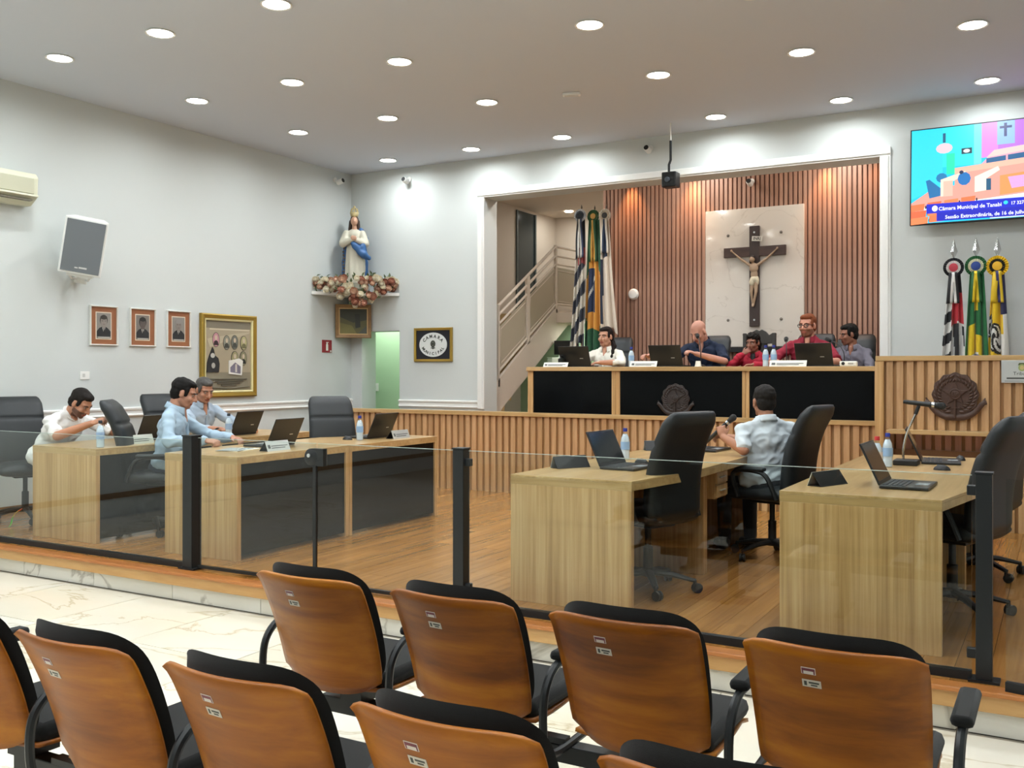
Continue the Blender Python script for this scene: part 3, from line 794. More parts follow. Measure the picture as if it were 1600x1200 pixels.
def flat(t, name, shapes, z0=.01, dz=.0015):
    """flat print: coloured shapes [(colour, polygon)], stacked hair-thin"""
    cols = []; b = MB()
    for k, (c, poly) in enumerate(shapes):
        if c not in cols: cols.append(c)
        b.mi = cols.index(c)
        b.prism(poly, z0, z0 + dz * (1 + k * .25))
    return b.build(name, [pm(c, .5) for c in cols], t, False)
def rect(x0, x1, y0, y1): return [(x0, y0), (x1, y0), (x1, y1), (x0, y1)]
def oval(cx, cy, rx, ry, n=18, a0=0, a1=360): return [(cx + rx * math.cos(R(a0 + (a1 - a0) * i / n)), cy + ry * math.sin(R(a0 + (a1 - a0) * i / n))) for i in range(n + (0 if a1 - a0 == 360 else 1))]

for i, (yc, lab, hairc, skin, bg) in enumerate(((6.81, 'framed portrait photograph nearest the loudspeaker', '3a3632', '8d8580', '8f8a84'), (7.31, 'framed portrait photograph in the middle of the three', '262423', '5d5450', '77716b'), (7.81, 'framed portrait photograph beside the large gilt frame', '8b8784', '857c76', '8a857f'))):
    t = hang('portrait_frame', (LW, yc, 1.845), 90, lab, 'picture', 'framed portraits on the side wall')
    frame(t, .345, .42, .014, .03, M['paper'])
    flat(t, 'mat_board', [('97603f', rect(-.16, .16, -.197, .197)), ('e2d5c0', rect(-.098, .098, -.145, .145))], .006)
    s = [(bg, rect(-.088, .088, -.135, .135)), ('26282b', [(-.085, -.115), (.085, -.115), (.085, -.06), (.05, -.025), (.02, -.01), (-.02, -.01), (-.055, -.025), (-.085, -.06)]),
         ('c9c5be', [(-.02, -.01), (.02, -.01), (.0, -.075)]), ('1b1c1e', [(-.006, -.02), (.006, -.02), (.008, -.075), (-.002, -.08)]),
         (skin, rect(-.02, .02, -.02, .02)), (hairc, oval(0, .058, .048, .058)), (skin, oval(0, .043, .04, .056)), (hairc, oval(0, .088, .042, .024)),
         ('4a4340', rect(-.028, -.008, .048, .053)), ('4a4340', rect(.008, .028, .048, .053)), ('5d4e48', rect(-.012, .012, .012, .016)), ('b9b5ae', rect(-.07, .07, -.131, -.119))]
    flat(t, 'photograph', s, .008)
# large gilt picture
t = hang('gilt_picture', (LW, 8.575, 1.55), 90, 'large gilt framed commemorative picture above the person under the gilt picture', 'picture')
frame(t, .90, 1.0, .055, .05, M['gold'])
frame(t, .80, .90, .03, .035, pm('e6dca6', .45), 'inner_frame')
g = '3b3c3a'
s = [('a89c84', rect(-.37, .37, -.42, .42)), ('8d8673', rect(-.37, .37, -.42, -.2)), ('7f7868', rect(-.37, .37, .33, .42)), ('cfc6ae', rect(-.3, .35, .31, .325)), ('b8ad94', [(-.3, .1), (.34, .28), (.36, .3), (.1, .27), (-.34, .2)])]
for (x, y, c, c2) in ((-.2, .19, 'c08a96', '3b2b30'), (-.03, .16, '8b8b7d', '45463e'), (.1, .165, '6e7068', '4a4d46'), (.25, .16, 'b1ab7c', '6f6b4a'), (.1, -.03, '9c9670', '5c5a48'), (.24, -.03, '8b8668', '2d2c28')):
    s += [('5e5a4c', oval(x, y, .058, .09)), (c, oval(x, y, .05, .082)), (c2, [(x - .04, y - .065), (x + .04, y - .065), (x + .03, y - .02), (x, y - .005), (x - .03, y - .02)]), ('c9b8a0', oval(x, y + .025, .02, .03, 12))]
s += [('2a2b2d', [(-.35, -.2), (-.16, -.2), (-.15, -.1), (-.17, -.03), (-.22, .0), (-.24, .07), (-.26, .1), (-.28, .06), (-.31, .0), (-.34, -.08)]), ('c4c2bb', oval(-.26, .0, .035, .03, 10)), ('b0aea6', oval(-.25, -.12, .03, .035, 10)),
      ('e4e2db', [(0, -.22), (.21, -.24), (.23, -.06), (.17, -.03), (.0, -.06)]), ('7e7888', [(.02, -.2), (.19, -.22), (.19, -.13), (.1, -.08), (.02, -.14)]), ('cfc9c0', rect(.1, .13, -.2, -.1))]
for k in range(4): s.append(('5f5b4f', rect(-.3 + .06 * k, .3 - .06 * k, -.29 - .025 * k, -.278 - .025 * k)))
s.append(('6a6555', [(-.33, -.385), (0, -.405), (.33, -.385), (.33, -.378), (0, -.395), (-.33, -.378)]))
flat(t, 'print', s, .008)
# outlet plate, extinguisher sign
t = hang('outlet_plate', (LW, 6.585, 1.32), 90, 'white electrical outlet plate on the side wall', 'outlet')
MB().box(-.055, .055, -.043, .043, 0, .008).build('plate', M['white'], t, False, bevel=.003)
MB().box(-.03, .0, -.018, .018, .008, .011).build('socket', pm('d0d0cc'), t, False)
t = hang('extinguisher_sign', (LW, 10.4, 1.705), 90, 'red fire extinguisher sign near the corner', 'sign')
flat(t, 'panel', [('8f1a2a', rect(-.1, .1, -.087, .087)), ('f0efe8', [(-.022, -.06), (.022, -.06), (.022, .02), (.012, .036), (.012, .05), (-.012, .05), (-.012, .036), (-.022, .02)]), ('f0efe8', rect(-.02, .03, .05, .058)), ('e8e6df', rect(.062, .085, -.08, -.055))], 0, .006)
# loudspeaker
t = empty('loudspeaker', (LW + .30, 6.30, 2.33), R(62), 'white loudspeaker with grey grille tilted on a wall bracket', 'loudspeaker')
t.rotation_euler = (R(12), R(9), R(50))
MB().prism([(-.2, -.02), (.2, -.02), (.14, .25), (-.14, .25)], 0, .56).build('cabinet', M['white'], t, False, bevel=.008)
MB().box(-.178, .178, -.03, -.02, .022, .538).build('grille', plain('grille', '6f7479', .6, bump=.6, bscale=300), t, False)
MB().box(-.05, -.02, -.033, -.03, .06, .072).box(-.012, .062, -.033, -.03, .062, .078).build('badge', pm('d5d5d2', .4), t, False)
br = MB().box(-.12, .12, .02, .2, -.03, -.004)
for s_ in (-.1, .1): br.tube([(s_, .02, -.012), (s_ * .8, .16, -.07), (s_ * .4, .33, -.09)], .012, 6)
br.box(-.06, .06, .30, .33, -.13, -.03)
br.build('bracket', M['white'], t, False)
# air conditioner
t = empty('air_conditioner', (LW, 5.44, 2.97), 0, 'cream split air conditioner high on the side wall, cut off at the left edge', 'air conditioner')
MB().prism([(0, 0), (.10, 0), (.2, .07), (.215, .26), (.18, .305), (0, .305)], -.48, .48, Matrix(((1, 0, 0, 0), (0, 0, -1, 0), (0, 1, 0, 0), (0, 0, 0, 1)))).build('housing', pm('dcdcc4', .45), t, False, bevel=.012)
MB().box(.205, .222, -.43, .43, .10, .25).build('front_panel', pm('c2c2aa', .5), t, False, bevel=.006)
MB().box(.10, .21, -.42, .42, .035, .045).build('louvre', pm('6f6a5a', .5), t, False)
MB().box(.2, .226, -.47, .47, .075, .095).build('lower_lip', pm('e8e8d2', .45), t, False, bevel=.004)
# CAMARA MUNICIPAL plaque
t = hang('framed_plaque', (-7.43, BW, 1.72), 0, 'framed black plaque with white oval reading camara municipal', 'plaque')
frame(t, .62, .46, .035, .035, M['gold'])
MB().box(-.285, .285, -.205, .205, 0, .01).build('backing', pm('14161f', .7), t, False)
MB().prism(oval(0, 0, .225, .165, 36), .01, .018).build('oval_plate', pm('dfe2df', .4), t, False)
ink = pm('3a4038', .6)
def arc_text(word, rx, ry, a0, a1, size, flip=False):
    for k, ch in enumerate(word):
        a = R(a0 + (a1 - a0) * k / (len(word) - 1))
        x, y = rx * math.cos(a), ry * math.sin(a)
        rot = math.atan2(ry * math.sin(a) / ry ** 2, rx * math.cos(a) / rx ** 2) + (math.pi / 2 if flip else -math.pi / 2)
        text('letter', ch, size, ink, t, T(x, y, .0185) @ Matrix.Rotation(rot, 4, 'Z'), .001, bold=.002)
arc_text('CAMARA', .165, .112, 148, 32, .062); arc_text('MUNICIPAL', .175, .122, 205, 335, .054, True)
b = MB()
for k in range(12): b.prism(oval(.03 * math.cos(R(k * 30)), .012 + .036 * math.sin(R(k * 30)), .012, .012, 8), .018, .021)
b.prism(oval(0, .012, .018, .022, 10), .018, .022); b.prism([(-.04, -.05), (.04, -.05), (.03, -.038), (-.03, -.038)], .018, .021); b.prism([(-.012, -.06), (.012, -.06), (.0, -.02)], .018, .021)
b.build('crest', ink, t, False)
# light switch seen through the door
t = hang('light_switch', (-9.2, 11.95, 1.115), 0, 'white light switch on the green wall beyond the doorway', 'switch')
MB().box(-.06, .06, -.06, .06, 0, .01).build('plate', M['white'], t, False, bevel=.003); MB().box(-.02, .02, -.025, .025, .01, .014).build('rocker', pm('dfe3df'), t, False)

# ---------------------------------------------------------------- television
tv = hang('television', (-.50, 10.80, 3.365), 0, 'large wall mounted television showing the chamber broadcast', 'television')
tv.rotation_euler = (R(90 - 4.5), 0, 0)
W_, H_ = .885, .502
MB().box(-W_, W_, -H_, H_, -.03, .012).build('bezel', M['dark'], tv, False, bevel=.004)
MB().box(-.2, .2, -.2, .2, -.13, -.03).build('wall_mount', M['black'], tv, False)
def em(c): 
    k = 'tv_' + c
    if k not in M: M[k] = emit(k, c, 1.35); M[k].cycles.emission_sampling = 'NONE'
    return M[k]
def screen(shapes, z):
    cols = []; b = MB()
    for k, (c, poly) in enumerate(shapes):
        if c not in cols: cols.append(c)
        b.mi = cols.index(c)
        p = [((x - .5) * 2 * (W_ - .012), (.5 - y) * 2 * (H_ - .012)) for x, y in poly]
        b.prism(p, z, z + .0004 + k * .00005)
    return b.build('screen', [em(c) for c in cols], tv, False)
r_ = lambda x0, x1, y0, y1: [(x0, y0), (x1, y0), (x1, y1), (x0, y1)]
S = [('18c8ee', r_(0, 1, 0, 1)), ('30d4f2', [(0, 0), (.17, 0), (.17, .62), (0, .74)]), ('2fe0e8', r_(.17, .335, 0, .42)), ('6fd8e8', r_(.335, .375, 0, .42)),
     ('d884d8', r_(.375, .62, 0, .36)), ('b870e4', r_(.46, .62, 0, .3)), ('8fb8f0', r_(.455, .545, 0, .24)), ('c07ce0', r_(.62, 1, 0, .4)), ('3a4478', r_(.49, .505, .02, .16)), ('3a4478', r_(.468, .53, .05, .075)),
     ('e8a8b8', [(.375, .42), (.44, .3), (1, .24), (1, .4), (.42, .48), (.375, .5)]), ('f4c8c0', [(.40, .36), (.44, .29), (.98, .2), (1, .24)]),
     ('1c5c8c', [(.40, .37), (.50, .355), (.50, .43), (.40, .45)]), ('1c5c8c', [(.51, .352), (.63, .335), (.63, .405), (.51, .428)]), ('1c5c8c', [(.64, .332), (.8, .31), (.8, .38), (.64, .402)]),
     ('24587c', r_(.17, .185, .06, .16)), ('e0c8d0', oval(.178, .22, .045, .055, 12)), ('203848', r_(.27, .325, .24, .3)), ('e4ecec', oval(.297, .27, .018, .02, 10)), ('22e0b0', r_(.19, .235, .28, .5)),
     ('f0a090', [(.235, .45), (1, .36), (1, .72), (0, .84), (0, .78), (.1, .66), (.235, .62)]), ('f8b8a0', [(.235, .44), (1, .345), (1, .4), (.235, .5)]), ('f49858', [(.47, .56), (.72, .52), (.72, .72), (.47, .76)]),
     ('d8a4d8', [(.51, .58), (.64, .565), (.65, .68), (.53, .7)]), ('1a6ea8', [(.08, .55), (.1, .54), (.16, .64), (.16, .72), (.1, .74)]), ('1a7ab0', oval(.165, .53, .03, .05, 10)),
     ('fadcc8', [(.16, .55), (.29, .48), (.3, .52), (.22, .58), (.22, .72), (.16, .73)]), ('f0bca8', r_(.175, .225, .57, .73)), ('1670b8', oval(.285, .56, .035, .07, 10)), ('1c2c50', oval(.27, .49, .012, .02, 8)),
     ('fce4d4', [(.34, .55), (.46, .46), (.47, .5), (.40, .58), (.40, .7), (.34, .71)]), ('1c5878', r_(.4, .425, .58, .7)), ('fbe0d0', [(.75, .46), (1, .42), (1, .56), (.75, .54)]), ('284860', r_(.745, .765, .48, .7)),
     ('e8f0f8', [(0, .84), (1, .70), (1, .73), (0, .87)]), ('a8dcf4', [(.35, .80), (1, .72), (1, .95), (.35, .95)]), ('d8e4f4', [(.4, .79), (.9, .73), (.9, .8), (.4, .86)])]
import itertools
for rr, (y0, xs, wd) in enumerate(((.80, (.0, .09, .18, .27), .075), (.87, (.0, .09, .18, .27, .36), .085), (.94, (.0, .1, .22, .34), .095))):
    for q, x0 in enumerate(xs):
        yy = y0 - x0 * .16
        S.append((('f07848', 'e86840', 'f48450')[(rr + q) % 3], [(x0, yy), (x0 + wd, yy - .01), (x0 + wd - .004, yy + .06), (x0, yy + .07)]))
        S.append(('2c2430', oval(x0 + wd + .006, yy + .03, .005, .02, 6)))
S += [('d8ecf4', r_(.42, .74, .955, .995)), ('1420c8', [(.085, .80), (.70, .80), (.70, .90), (.085, .90)]), ('1018b8', [(.14, .895), (.80, .895), (.80, .985), (.14, .985)]), ('f0ece0', oval(.13, .85, .016, .032, 12)), ('28d0e0', oval(.50, .842, .012, .02, 12))]
screen(S, .0125)
wt = em('f4f6ff')
def tvt(s_, x, y, sz, sx=1): text('caption', s_, sz, wt, tv, T((x - .5) * 2 * W_, (.5 - y) * 2 * H_, .0165), .0002, 'LEFT', .001, sx)
tvt('Câmara Municipal de Tanabi', .155, .85, .054, .93); tvt('17 3274-9534', .525, .845, .046, .9); tvt('Sessão Extraordinária, de 16 de julho de 2025.', .19, .94, .052, .93)

# ---------------------------------------------------------------- coats of arms and tribune plate
def emblem(loc, sc, mat, label):
    t = hang('coat_of_arms', loc, 0, label, 'emblem', 'carved coats of arms'); t.scale = (sc, sc, sc)
    pts = []
    for k in range(48):
        a = 2 * math.pi * k / 48; r = .20 + .008 * math.cos(a * 12)
        pts.append((r * math.cos(a) * 1.0, .03 + r * math.sin(a) * (1.02 if math.sin(a) > 0 else 1.08)))
    MB().prism(pts, 0, .018).build('shield', mat, t, False, bevel=.006)
    b = MB()
    for s_ in (-1, 1):
        for k in range(13):
            a = R(-70 + k * 12.5); r = .172
            b.ell((s_ * r * math.cos(a), .03 + r * math.sin(a), .02), (.03, .013, .01), 8, rot=Matrix.Rotation(s_ * (a + 1.1) if s_ > 0 else math.pi - (a + 1.1), 3, 'Z'))
            b.ell((s_ * (r - .035) * math.cos(a + .1), .03 + (r - .035) * math.sin(a + .1), .02), (.022, .011, .009), 8, rot=Matrix.Rotation(s_ * (a + .8) if s_ > 0 else math.pi - (a + .8), 3, 'Z'))
    b.build('wreath', mat, t)
    st = []
    for k in range(10):
        r = .115 if k % 2 == 0 else .05
        st.append((r * math.cos(R(90 + 36 * k)), .035 + r * math.sin(R(90 + 36 * k))))
    MB().prism(st, .016, .032).build('star', mat, t, False, bevel=.004)
    b = MB().lathe([(.052, .03), (.052, .04), (.044, .044), (.038, .038), (.03, .04), (.001, .042)], 24, M4=T(0, .035, 0))
    for k in range(5): b.ell((.018 * math.cos(R(72 * k)), .035 + .018 * math.sin(R(72 * k)), .042), .006, 6)
    b.build('medallion', mat, t)
    MB().tube([(0, -.19, .028), (0, -.02, .03)], .009, 6).box(-.035, .035, -.1, -.088, .02, .036).build('sword', mat, t)
    for s_ in (-1, 1):
        pth = spline([(0, -.185, .014), (s_ * .09, -.178, .02), (s_ * .17, -.13, .014), (s_ * .23, -.055, .02), (s_ * .265, -.04, .012)], 5)
        MB().tube(pth, [.03] * 5 + [.026] * 5 + [.024] * 6 + [.02] * (len(pth) - 16), 8, flat=.3, up=(0, 0, 1)).tube([(s_ * .22, -.07, .014), (s_ * .255, .0, .014)], [.018, .006], 6, flat=.4).build('ribbon', mat, t)
    return t
wdk = plain('carved_wood', '4a3226', .5, bump=.4, bscale=120)
emblem((-.815, 9.19, 1.135), .92, wdk, 'dark carved coat of arms on the oak slatted block')
emblem((-3.45, 9.464, 1.06), .74, plain('carved_wood_dark', '2e2421', .4, bump=.4, bscale=120), 'dark carved coat of arms on the black panel of the dais desk')
t = hang('tribune_plate', (-.305, 9.185, 1.362), 0, 'brushed steel plate fixed near the top of the slatted block', 'plaque')
MB().box(-.155, .155, -.095, .095, 0, .006).build('plate', M['steel'], t, False, bevel=.002)
flat(t, 'crest', [('4c5a2c', [(-.03, .052), (.03, .052), (.022, .072), (-.022, .072)]), ('9aa868', oval(0, .032, .028, .03, 14)), ('c9b878', oval(0, .032, .016, .018, 10))], .006)
text('engraving', 'Tribuna', .042, pm('3a3d3a'), t, T(0, -.018, .0065), .0004, sx=1.0)
flat(t, 'engraved_lines', [('4c504c', rect(-.115, .115, -.064, -.05)), ('7a7e7a', rect(-.13, .13, -.083, -.078))], .006, .0004)

# ---------------------------------------------------------------- small ceiling and wall devices
def bullet(loc, rz, label, wall_dir, arm=.07):
    t = empty('security_camera', loc, rz, label, 'camera', 'small security cameras')
    MB().lathe([(.035, 0), (.035, .015), (.015, .02)], 14, M4=RX(90)).build('mount', M['white'], t)
    MB().tube([(0, -.01, 0), (0, -arm, -.02)], .012, 8).build('arm', M['white'], t)
    h = MB().lathe([(.033, 0), (.036, .01), (.036, .09), (.03, .1)], 14, M4=T(0, -arm + .02, -.045) @ RX(75)).build('housing', M['white'], t)
    MB().lathe([(.03, 0), (.03, .004)], 14, M4=T(0, -arm + .02, -.045) @ RX(75) @ T(0, 0, .1)).build('lens', M['dark'], h)
bullet((LW, 10.57, 4.03), R(90), 'security camera on the side wall beside the corner', 0)
bullet((-7.83, BW, 4.0), 0, 'security camera on the back wall near the corner', 0)
bullet((-4.30, BW, 4.03), 0, 'security camera above the alcove opening', 0)
bullet((-3.37, 11.968, 3.72), 0, 'small camera on the slat wall above the marble panel', 0)
t = empty('hanging_camera', (-3.86, 10.42, CZ), 0, 'black camera box hanging on a pole from the ceiling before the alcove', 'camera')
MB().tube([(0, 0, 0), (0, 0, -.2)], .008, 8).build('upper_rod', M['white'], t)
MB().tube([(0, 0, -.2), (0, 0, -.42), (-.02, 0, -.47), (-.02, 0, -.56)], .015, 8).build('pole', M['black'], t)
h = MB().box(-.085, .085, -.07, .08, -.73, -.56).build('housing', M['black'], t, False, bevel=.012)
MB().lathe([(.03, 0), (.03, .02), (.024, .024)], 16, M4=T(-.01, -.07, -.65) @ RX(90)).build('lens', pm('4d5560', .1), h)
t = empty('smoke_detector', (-4.31, 8.8, CZ), R(20), 'small white rectangular emergency fitting on the ceiling', 'detector')
MB().box(-.09, .09, -.035, .035, -.03, 0).build('body', M['white'], t, False, bevel=.008); MB().box(-.07, .07, -.022, .022, -.034, -.03).build('lens', pm('c9c9c4', .3), t, False)
t = hang('wall_sensor', (-4.95, 11.968, 2.38), 0, 'round white sensor on the slat wall near the flags', 'sensor')
MB().lathe([(.07, 0), (.07, .012), (.055, .03), (.001, .035)], 24).build('dome', M['white'], t); MB().lathe([(.075, 0), (.075, .004)], 24).build('base', M['white'], t)

# ---------------------------------------------------------------- crucifix
cx = hang('crucifix', (-3.32, 11.925, 2.535), 0, 'dark wooden crucifix on the marble panel', 'crucifix')
cw = wood('dark_cross_wood', ['2f211c', '3d2b24'], (8, 1, 8), .45, freq=4, bump=.1)
MB().box(-.062, .062, -.62, .62, 0, .035).build('upright', cw, cx, False, bevel=.004)
MB().box(-.385, .385, .245, .365, .002, .034).build('crossbeam', wood('dark_cross_wood_h', ['3a2821', '4b342b'], (1, 8, 8), .45, freq=4, bump=.1), cx, False, bevel=.004)
ti = MB().box(-.068, .06, .43, .49, .035, .042, RZ(-5)).build('title_board', pm('d8d4c8', .6), cx, False)
text('inscription', 'INRI', .05, pm('2a2624'), ti, RZ(-5) @ T(-.004, .46, .0425), .0004, bold=.001)
for z in (.54, -.54): MB().lathe([(.012, 0), (.012, .004)], 10, M4=T(0, z, .035)).build('bolt', M['steel'], cx)
def blob(name, fill, mats, parent, vox=.006, smooth=4, M4=None, post=None, noise_amp=0, noise_sc=10, matfn=None, ridge=0):
    """union of overlapping solids, remeshed to one continuous skin"""
    mb = MB(); fill(mb)
    if M4 is not None: mb.v = [tuple(M4 @ Vector(p)) for p in mb.v]
    me = bpy.data.meshes.new(name); me.from_pydata([tuple(p) for p in mb.v], [], mb.f)
    o = bpy.data.objects.new(name, me); COL.objects.link(o)
    q = o.modifiers.new('r', 'REMESH'); q.mode = 'VOXEL'; q.voxel_size = vox; q.adaptivity = 0
    if smooth:
        q = o.modifiers.new('s', 'SMOOTH'); q.factor = .5; q.iterations = smooth
    dg = bpy.context.evaluated_depsgraph_get()
    m2 = bpy.data.meshes.new_from_object(o.evaluated_get(dg))
    bpy.data.objects.remove(o); bpy.data.meshes.remove(me)
    m2.name = name
    if post or noise_amp:
        nrm = [v.normal.copy() for v in m2.vertices]
        for v, n_ in zip(m2.vertices, nrm):
            p = v.co
            if noise_amp: v.co = p + n_ * (mnoise.noise(p * noise_sc) * noise_amp)
            if ridge: v.co = v.co + n_ * ((.3 - abs(mnoise.noise(Vector((p.x * 9 + p.z * 6, p.y * 9, p.z * 16 - p.x * 8)) + Vector((3, 7, 1))))) * ridge)
            if post: v.co = post(v.co)
    m2.materials.clear()
    for m_ in (mats if isinstance(mats, (list, tuple)) else [mats]): m2.materials.append(m_)
    m2.polygons.foreach_set('use_smooth', [True] * len(m2.polygons))
    if matfn: m2.polygons.foreach_set('material_index', [matfn(p.center) for p in m2.polygons])
    m2.update()
    r = bpy.data.objects.new(name, m2); COL.objects.link(r)
    if parent is not None: r.parent = parent
    return r
def corpus(b):
    b.ell((-.015, .205, .075), (.034, .044, .038), 10)                 # head
    b.cap((-.012, .17, .06), (0, .14, .05), .016, .02, 8)
    b.ell((0, .10, .05), (.058, .065, .035), 12); b.ell((.003, .02, .045), (.045, .07, .028), 12); b.ell((.005, -.05, .045), (.05, .05, .032), 12)
    for s_ in (-1, 1):
        b.cap((s_ * .05, .135, .05), (s_ * .16, .21, .045), .02, .015, 8); b.cap((s_ * .16, .21, .045), (s_ * .275, .315, .042), .015, .009, 8); b.ell((s_ * .285, .325, .042), (.016, .02, .01), 8)
        b.cap((s_ * .025 + .003, -.07, .045), (s_ * .028, -.2, .06), .028, .02, 8); b.cap((s_ * .028, -.2, .06), (s_ * .008 - .01, -.34, .045), .019, .011, 8); b.cap((s_ * .01 - .01, -.34, .045), (s_ * .006 - .01, -.375, .062), .011, .009, 8)
blob('corpus', corpus, plain('corpus_paint', 'a58a70', .5, bump=.2, bscale=60), cx, .005, 3)
blob('loincloth', lambda b: (b.ell((.005, -.045, .045), (.057, .05, .042), 12), b.ell((-.02, -.075, .06), (.035, .055, .03), 10), b.ell((.045, -.06, .05), (.02, .06, .025), 10)), pm('c9bda2', .6), cx, .005, 2)
blob('hair', lambda b: (b.ell((-.015, .222, .066), (.038, .036, .04), 10), b.ell((-.04, .19, .06), (.014, .04, .02), 8), b.ell((.015, .19, .055), (.014, .035, .02), 8)), pm('2b201b', .7), cx, .005, 2)

# ---------------------------------------------------------------- statue, flowers, corner shelf, painting
CN = Vector((LW, BW, 0))
sh = empty('corner_shelf', (LW, BW, 2.40), R(-45), 'white triangular shelf in the corner under the statue', 'shelf')
MB().prism([(0.01, .0), (.56, -.56), (-.56, -.56)] if False else [(0, -.01), (.60, -.61), (-.60, -.61)], 0, .045, RZ(90)).build('board', M['white'], sh, False, bevel=.004)
MB().box(.05, .45, -.02, .02, -.08, 0).build('bracket', M['white'], sh, False)
sc_ = empty('statue', (LW + .30, BW - .30, 2.445), R(-45 + 90 - 12), 'painted statue of a crowned robed woman in blue mantle on the corner shelf', 'statue')
sc_.rotation_euler = (0, 0, R(35))
ivory = plain('ivory_robe', 'cfcab8', .5, bump=.15, bscale=60); blue = plain('blue_mantle', '2f5d92', .5, bump=.15, bscale=60); skinp = pm('c59a80', .5)
MB().lathe([(.17, 0), (.175, .05), (.15, .08), (.15, .13)], 20).build('plinth', pm('8e8a78', .6), sc_)
def robe(u, v):
    a = u * 2 * math.pi
    rx = .135 - .045 * v + .02 * math.sin(v * math.pi) + (.012 * math.sin(a * 9 + v * 2) * (1 - v) ** .7)
    ry = rx * .8
    return (rx * math.cos(a) + .01 * math.sin(v * 3), ry * math.sin(a), .12 + v * .66)
b = MB().grid(robe, 48, 20, wrap=True); b.f.append([20 * 48 + i for i in range(48)]); b.m.append(0)
b.build('robe', ivory, sc_)
blob('sleeves', lambda b: (b.ell((0, -.0, .80), (.11, .075, .09), 14), b.cap((-.11, -.01, .82), (-.15, -.06, .68), .05, .062, 10), b.cap((-.15, -.06, .68), (-.03, -.13, .72), .06, .038, 10), b.cap((.11, -.01, .82), (.15, -.06, .68), .05, .06, 10), b.cap((.15, -.06, .68), (.03, -.13, .72), .058, .038, 10)), ivory, sc_, .01, 3)
blob('mantle', lambda b: (b.cap((.09, .03, .86), (.13, .01, .72), .05, .06, 10), b.cap((.14, -.01, .74), (.10, -.1, .60), .055, .06, 10), b.cap((.0, -.12, .66), (.13, -.11, .52), .045, .06, 10), b.cap((.13, -.11, .52), (.2, -.06, .48), .06, .035, 10), b.cap((.08, .05, .84), (.11, .07, .15), .07, .09, 10), b.cap((-.1, .05, .82), (-.12, .07, .15), .05, .07, 10), b.box(-.12, .12, .04, .1, .12, .84)), blue, sc_, .01, 3, noise_amp=.012, noise_sc=14)
blob('head', lambda b: (b.ell((0, -.03, .99), (.05, .056, .066), 12), b.cap((0, -.01, .94), (0, 0, .87), .03, .04, 10), b.ell((0, -.086, .985), (.009, .01, .014), 8)), skinp, sc_, .006, 3)
blob('hair', lambda b: (b.ell((0, -.005, 1.005), (.06, .06, .068), 12), b.cap((-.05, 0, .98), (-.07, .0, .84), .026, .02, 8), b.cap((.05, 0, .98), (.06, .0, .84), .026, .02, 8), b.ell((0, .04, .94), (.06, .035, .1), 10)), pm('3b2a22', .6), sc_, .007, 2, post=lambda p: p + Vector((0, .012, .008)))
blob('hands', lambda b: (b.ell((-.015, -.16, .745), (.03, .014, .035), 10), b.ell((.015, -.165, .74), (.03, .014, .035), 10)), skinp, sc_, .006, 2)
cr = MB().lathe([(.045, 0), (.05, .02), (.06, .06)], 20, c=(0, -.015, 1.05), caps=False)
for k in range(8): cr.tube([(.055 * math.cos(R(45 * k)), -.015 + .055 * math.sin(R(45 * k)), 1.1), (.04 * math.cos(R(45 * k)), -.015 + .04 * math.sin(R(45 * k)), 1.16), (0, -.015, 1.18)], .006, 5)
cr.ell((0, -.015, 1.19), .014, 8)
co = cr.build('crown', pm('b9a878', .4), sc_, solid=.004)
b = MB()
for k in range(14): b.ell((-.145 + .006 * math.sin(k * 2), -.03, .16 + k * .045), (.014, .012, .016), 6)
b.build('mantle_fringe', pm('5c4a3a', .6), sc_)
# flowers: a garland hanging over the shelf edge
fl = empty('flower_garland', (LW + .30, BW - .30, 2.45), R(45), 'garland of cream and dusty pink artificial roses around the statue base', 'flowers')
def rose_mesh(c0, c1):
    b = MB(); b.ell((0, 0, .0), (.034, .034, .028), 10)
    for ring, (n, r, tilt, hz, wd) in enumerate(((3, .012, 8, .022, .034), (5, .026, 18, .014, .046), (6, .038, 42, .0, .052))):
        b.mi = 0 if ring < 2 else 1
        for k in range(n):
            q = RZ(360 / n * k + ring * 25) @ T(r, 0, hz) @ RY(tilt)
            b.grid(lambda u, v: (-.35 * wd * (2 * u - 1) ** 2 * .6 + .004, (u - .5) * wd, (v - .4) * .034 * (1 - .35 * (2 * u - 1) ** 2)), 4, 2, M4=q)
    return b.mesh('rose', [pm(c0, .6), pm(c1, .65)])
rm = [rose_mesh('f0e8d2', 'ece0c4'), rose_mesh('c4917a', 'a86f5c'), rose_mesh('dcb9a0', 'c99a80'), rose_mesh('b98068', '8a5344')]
random.seed(11)
lv = MB()
n_r = 0
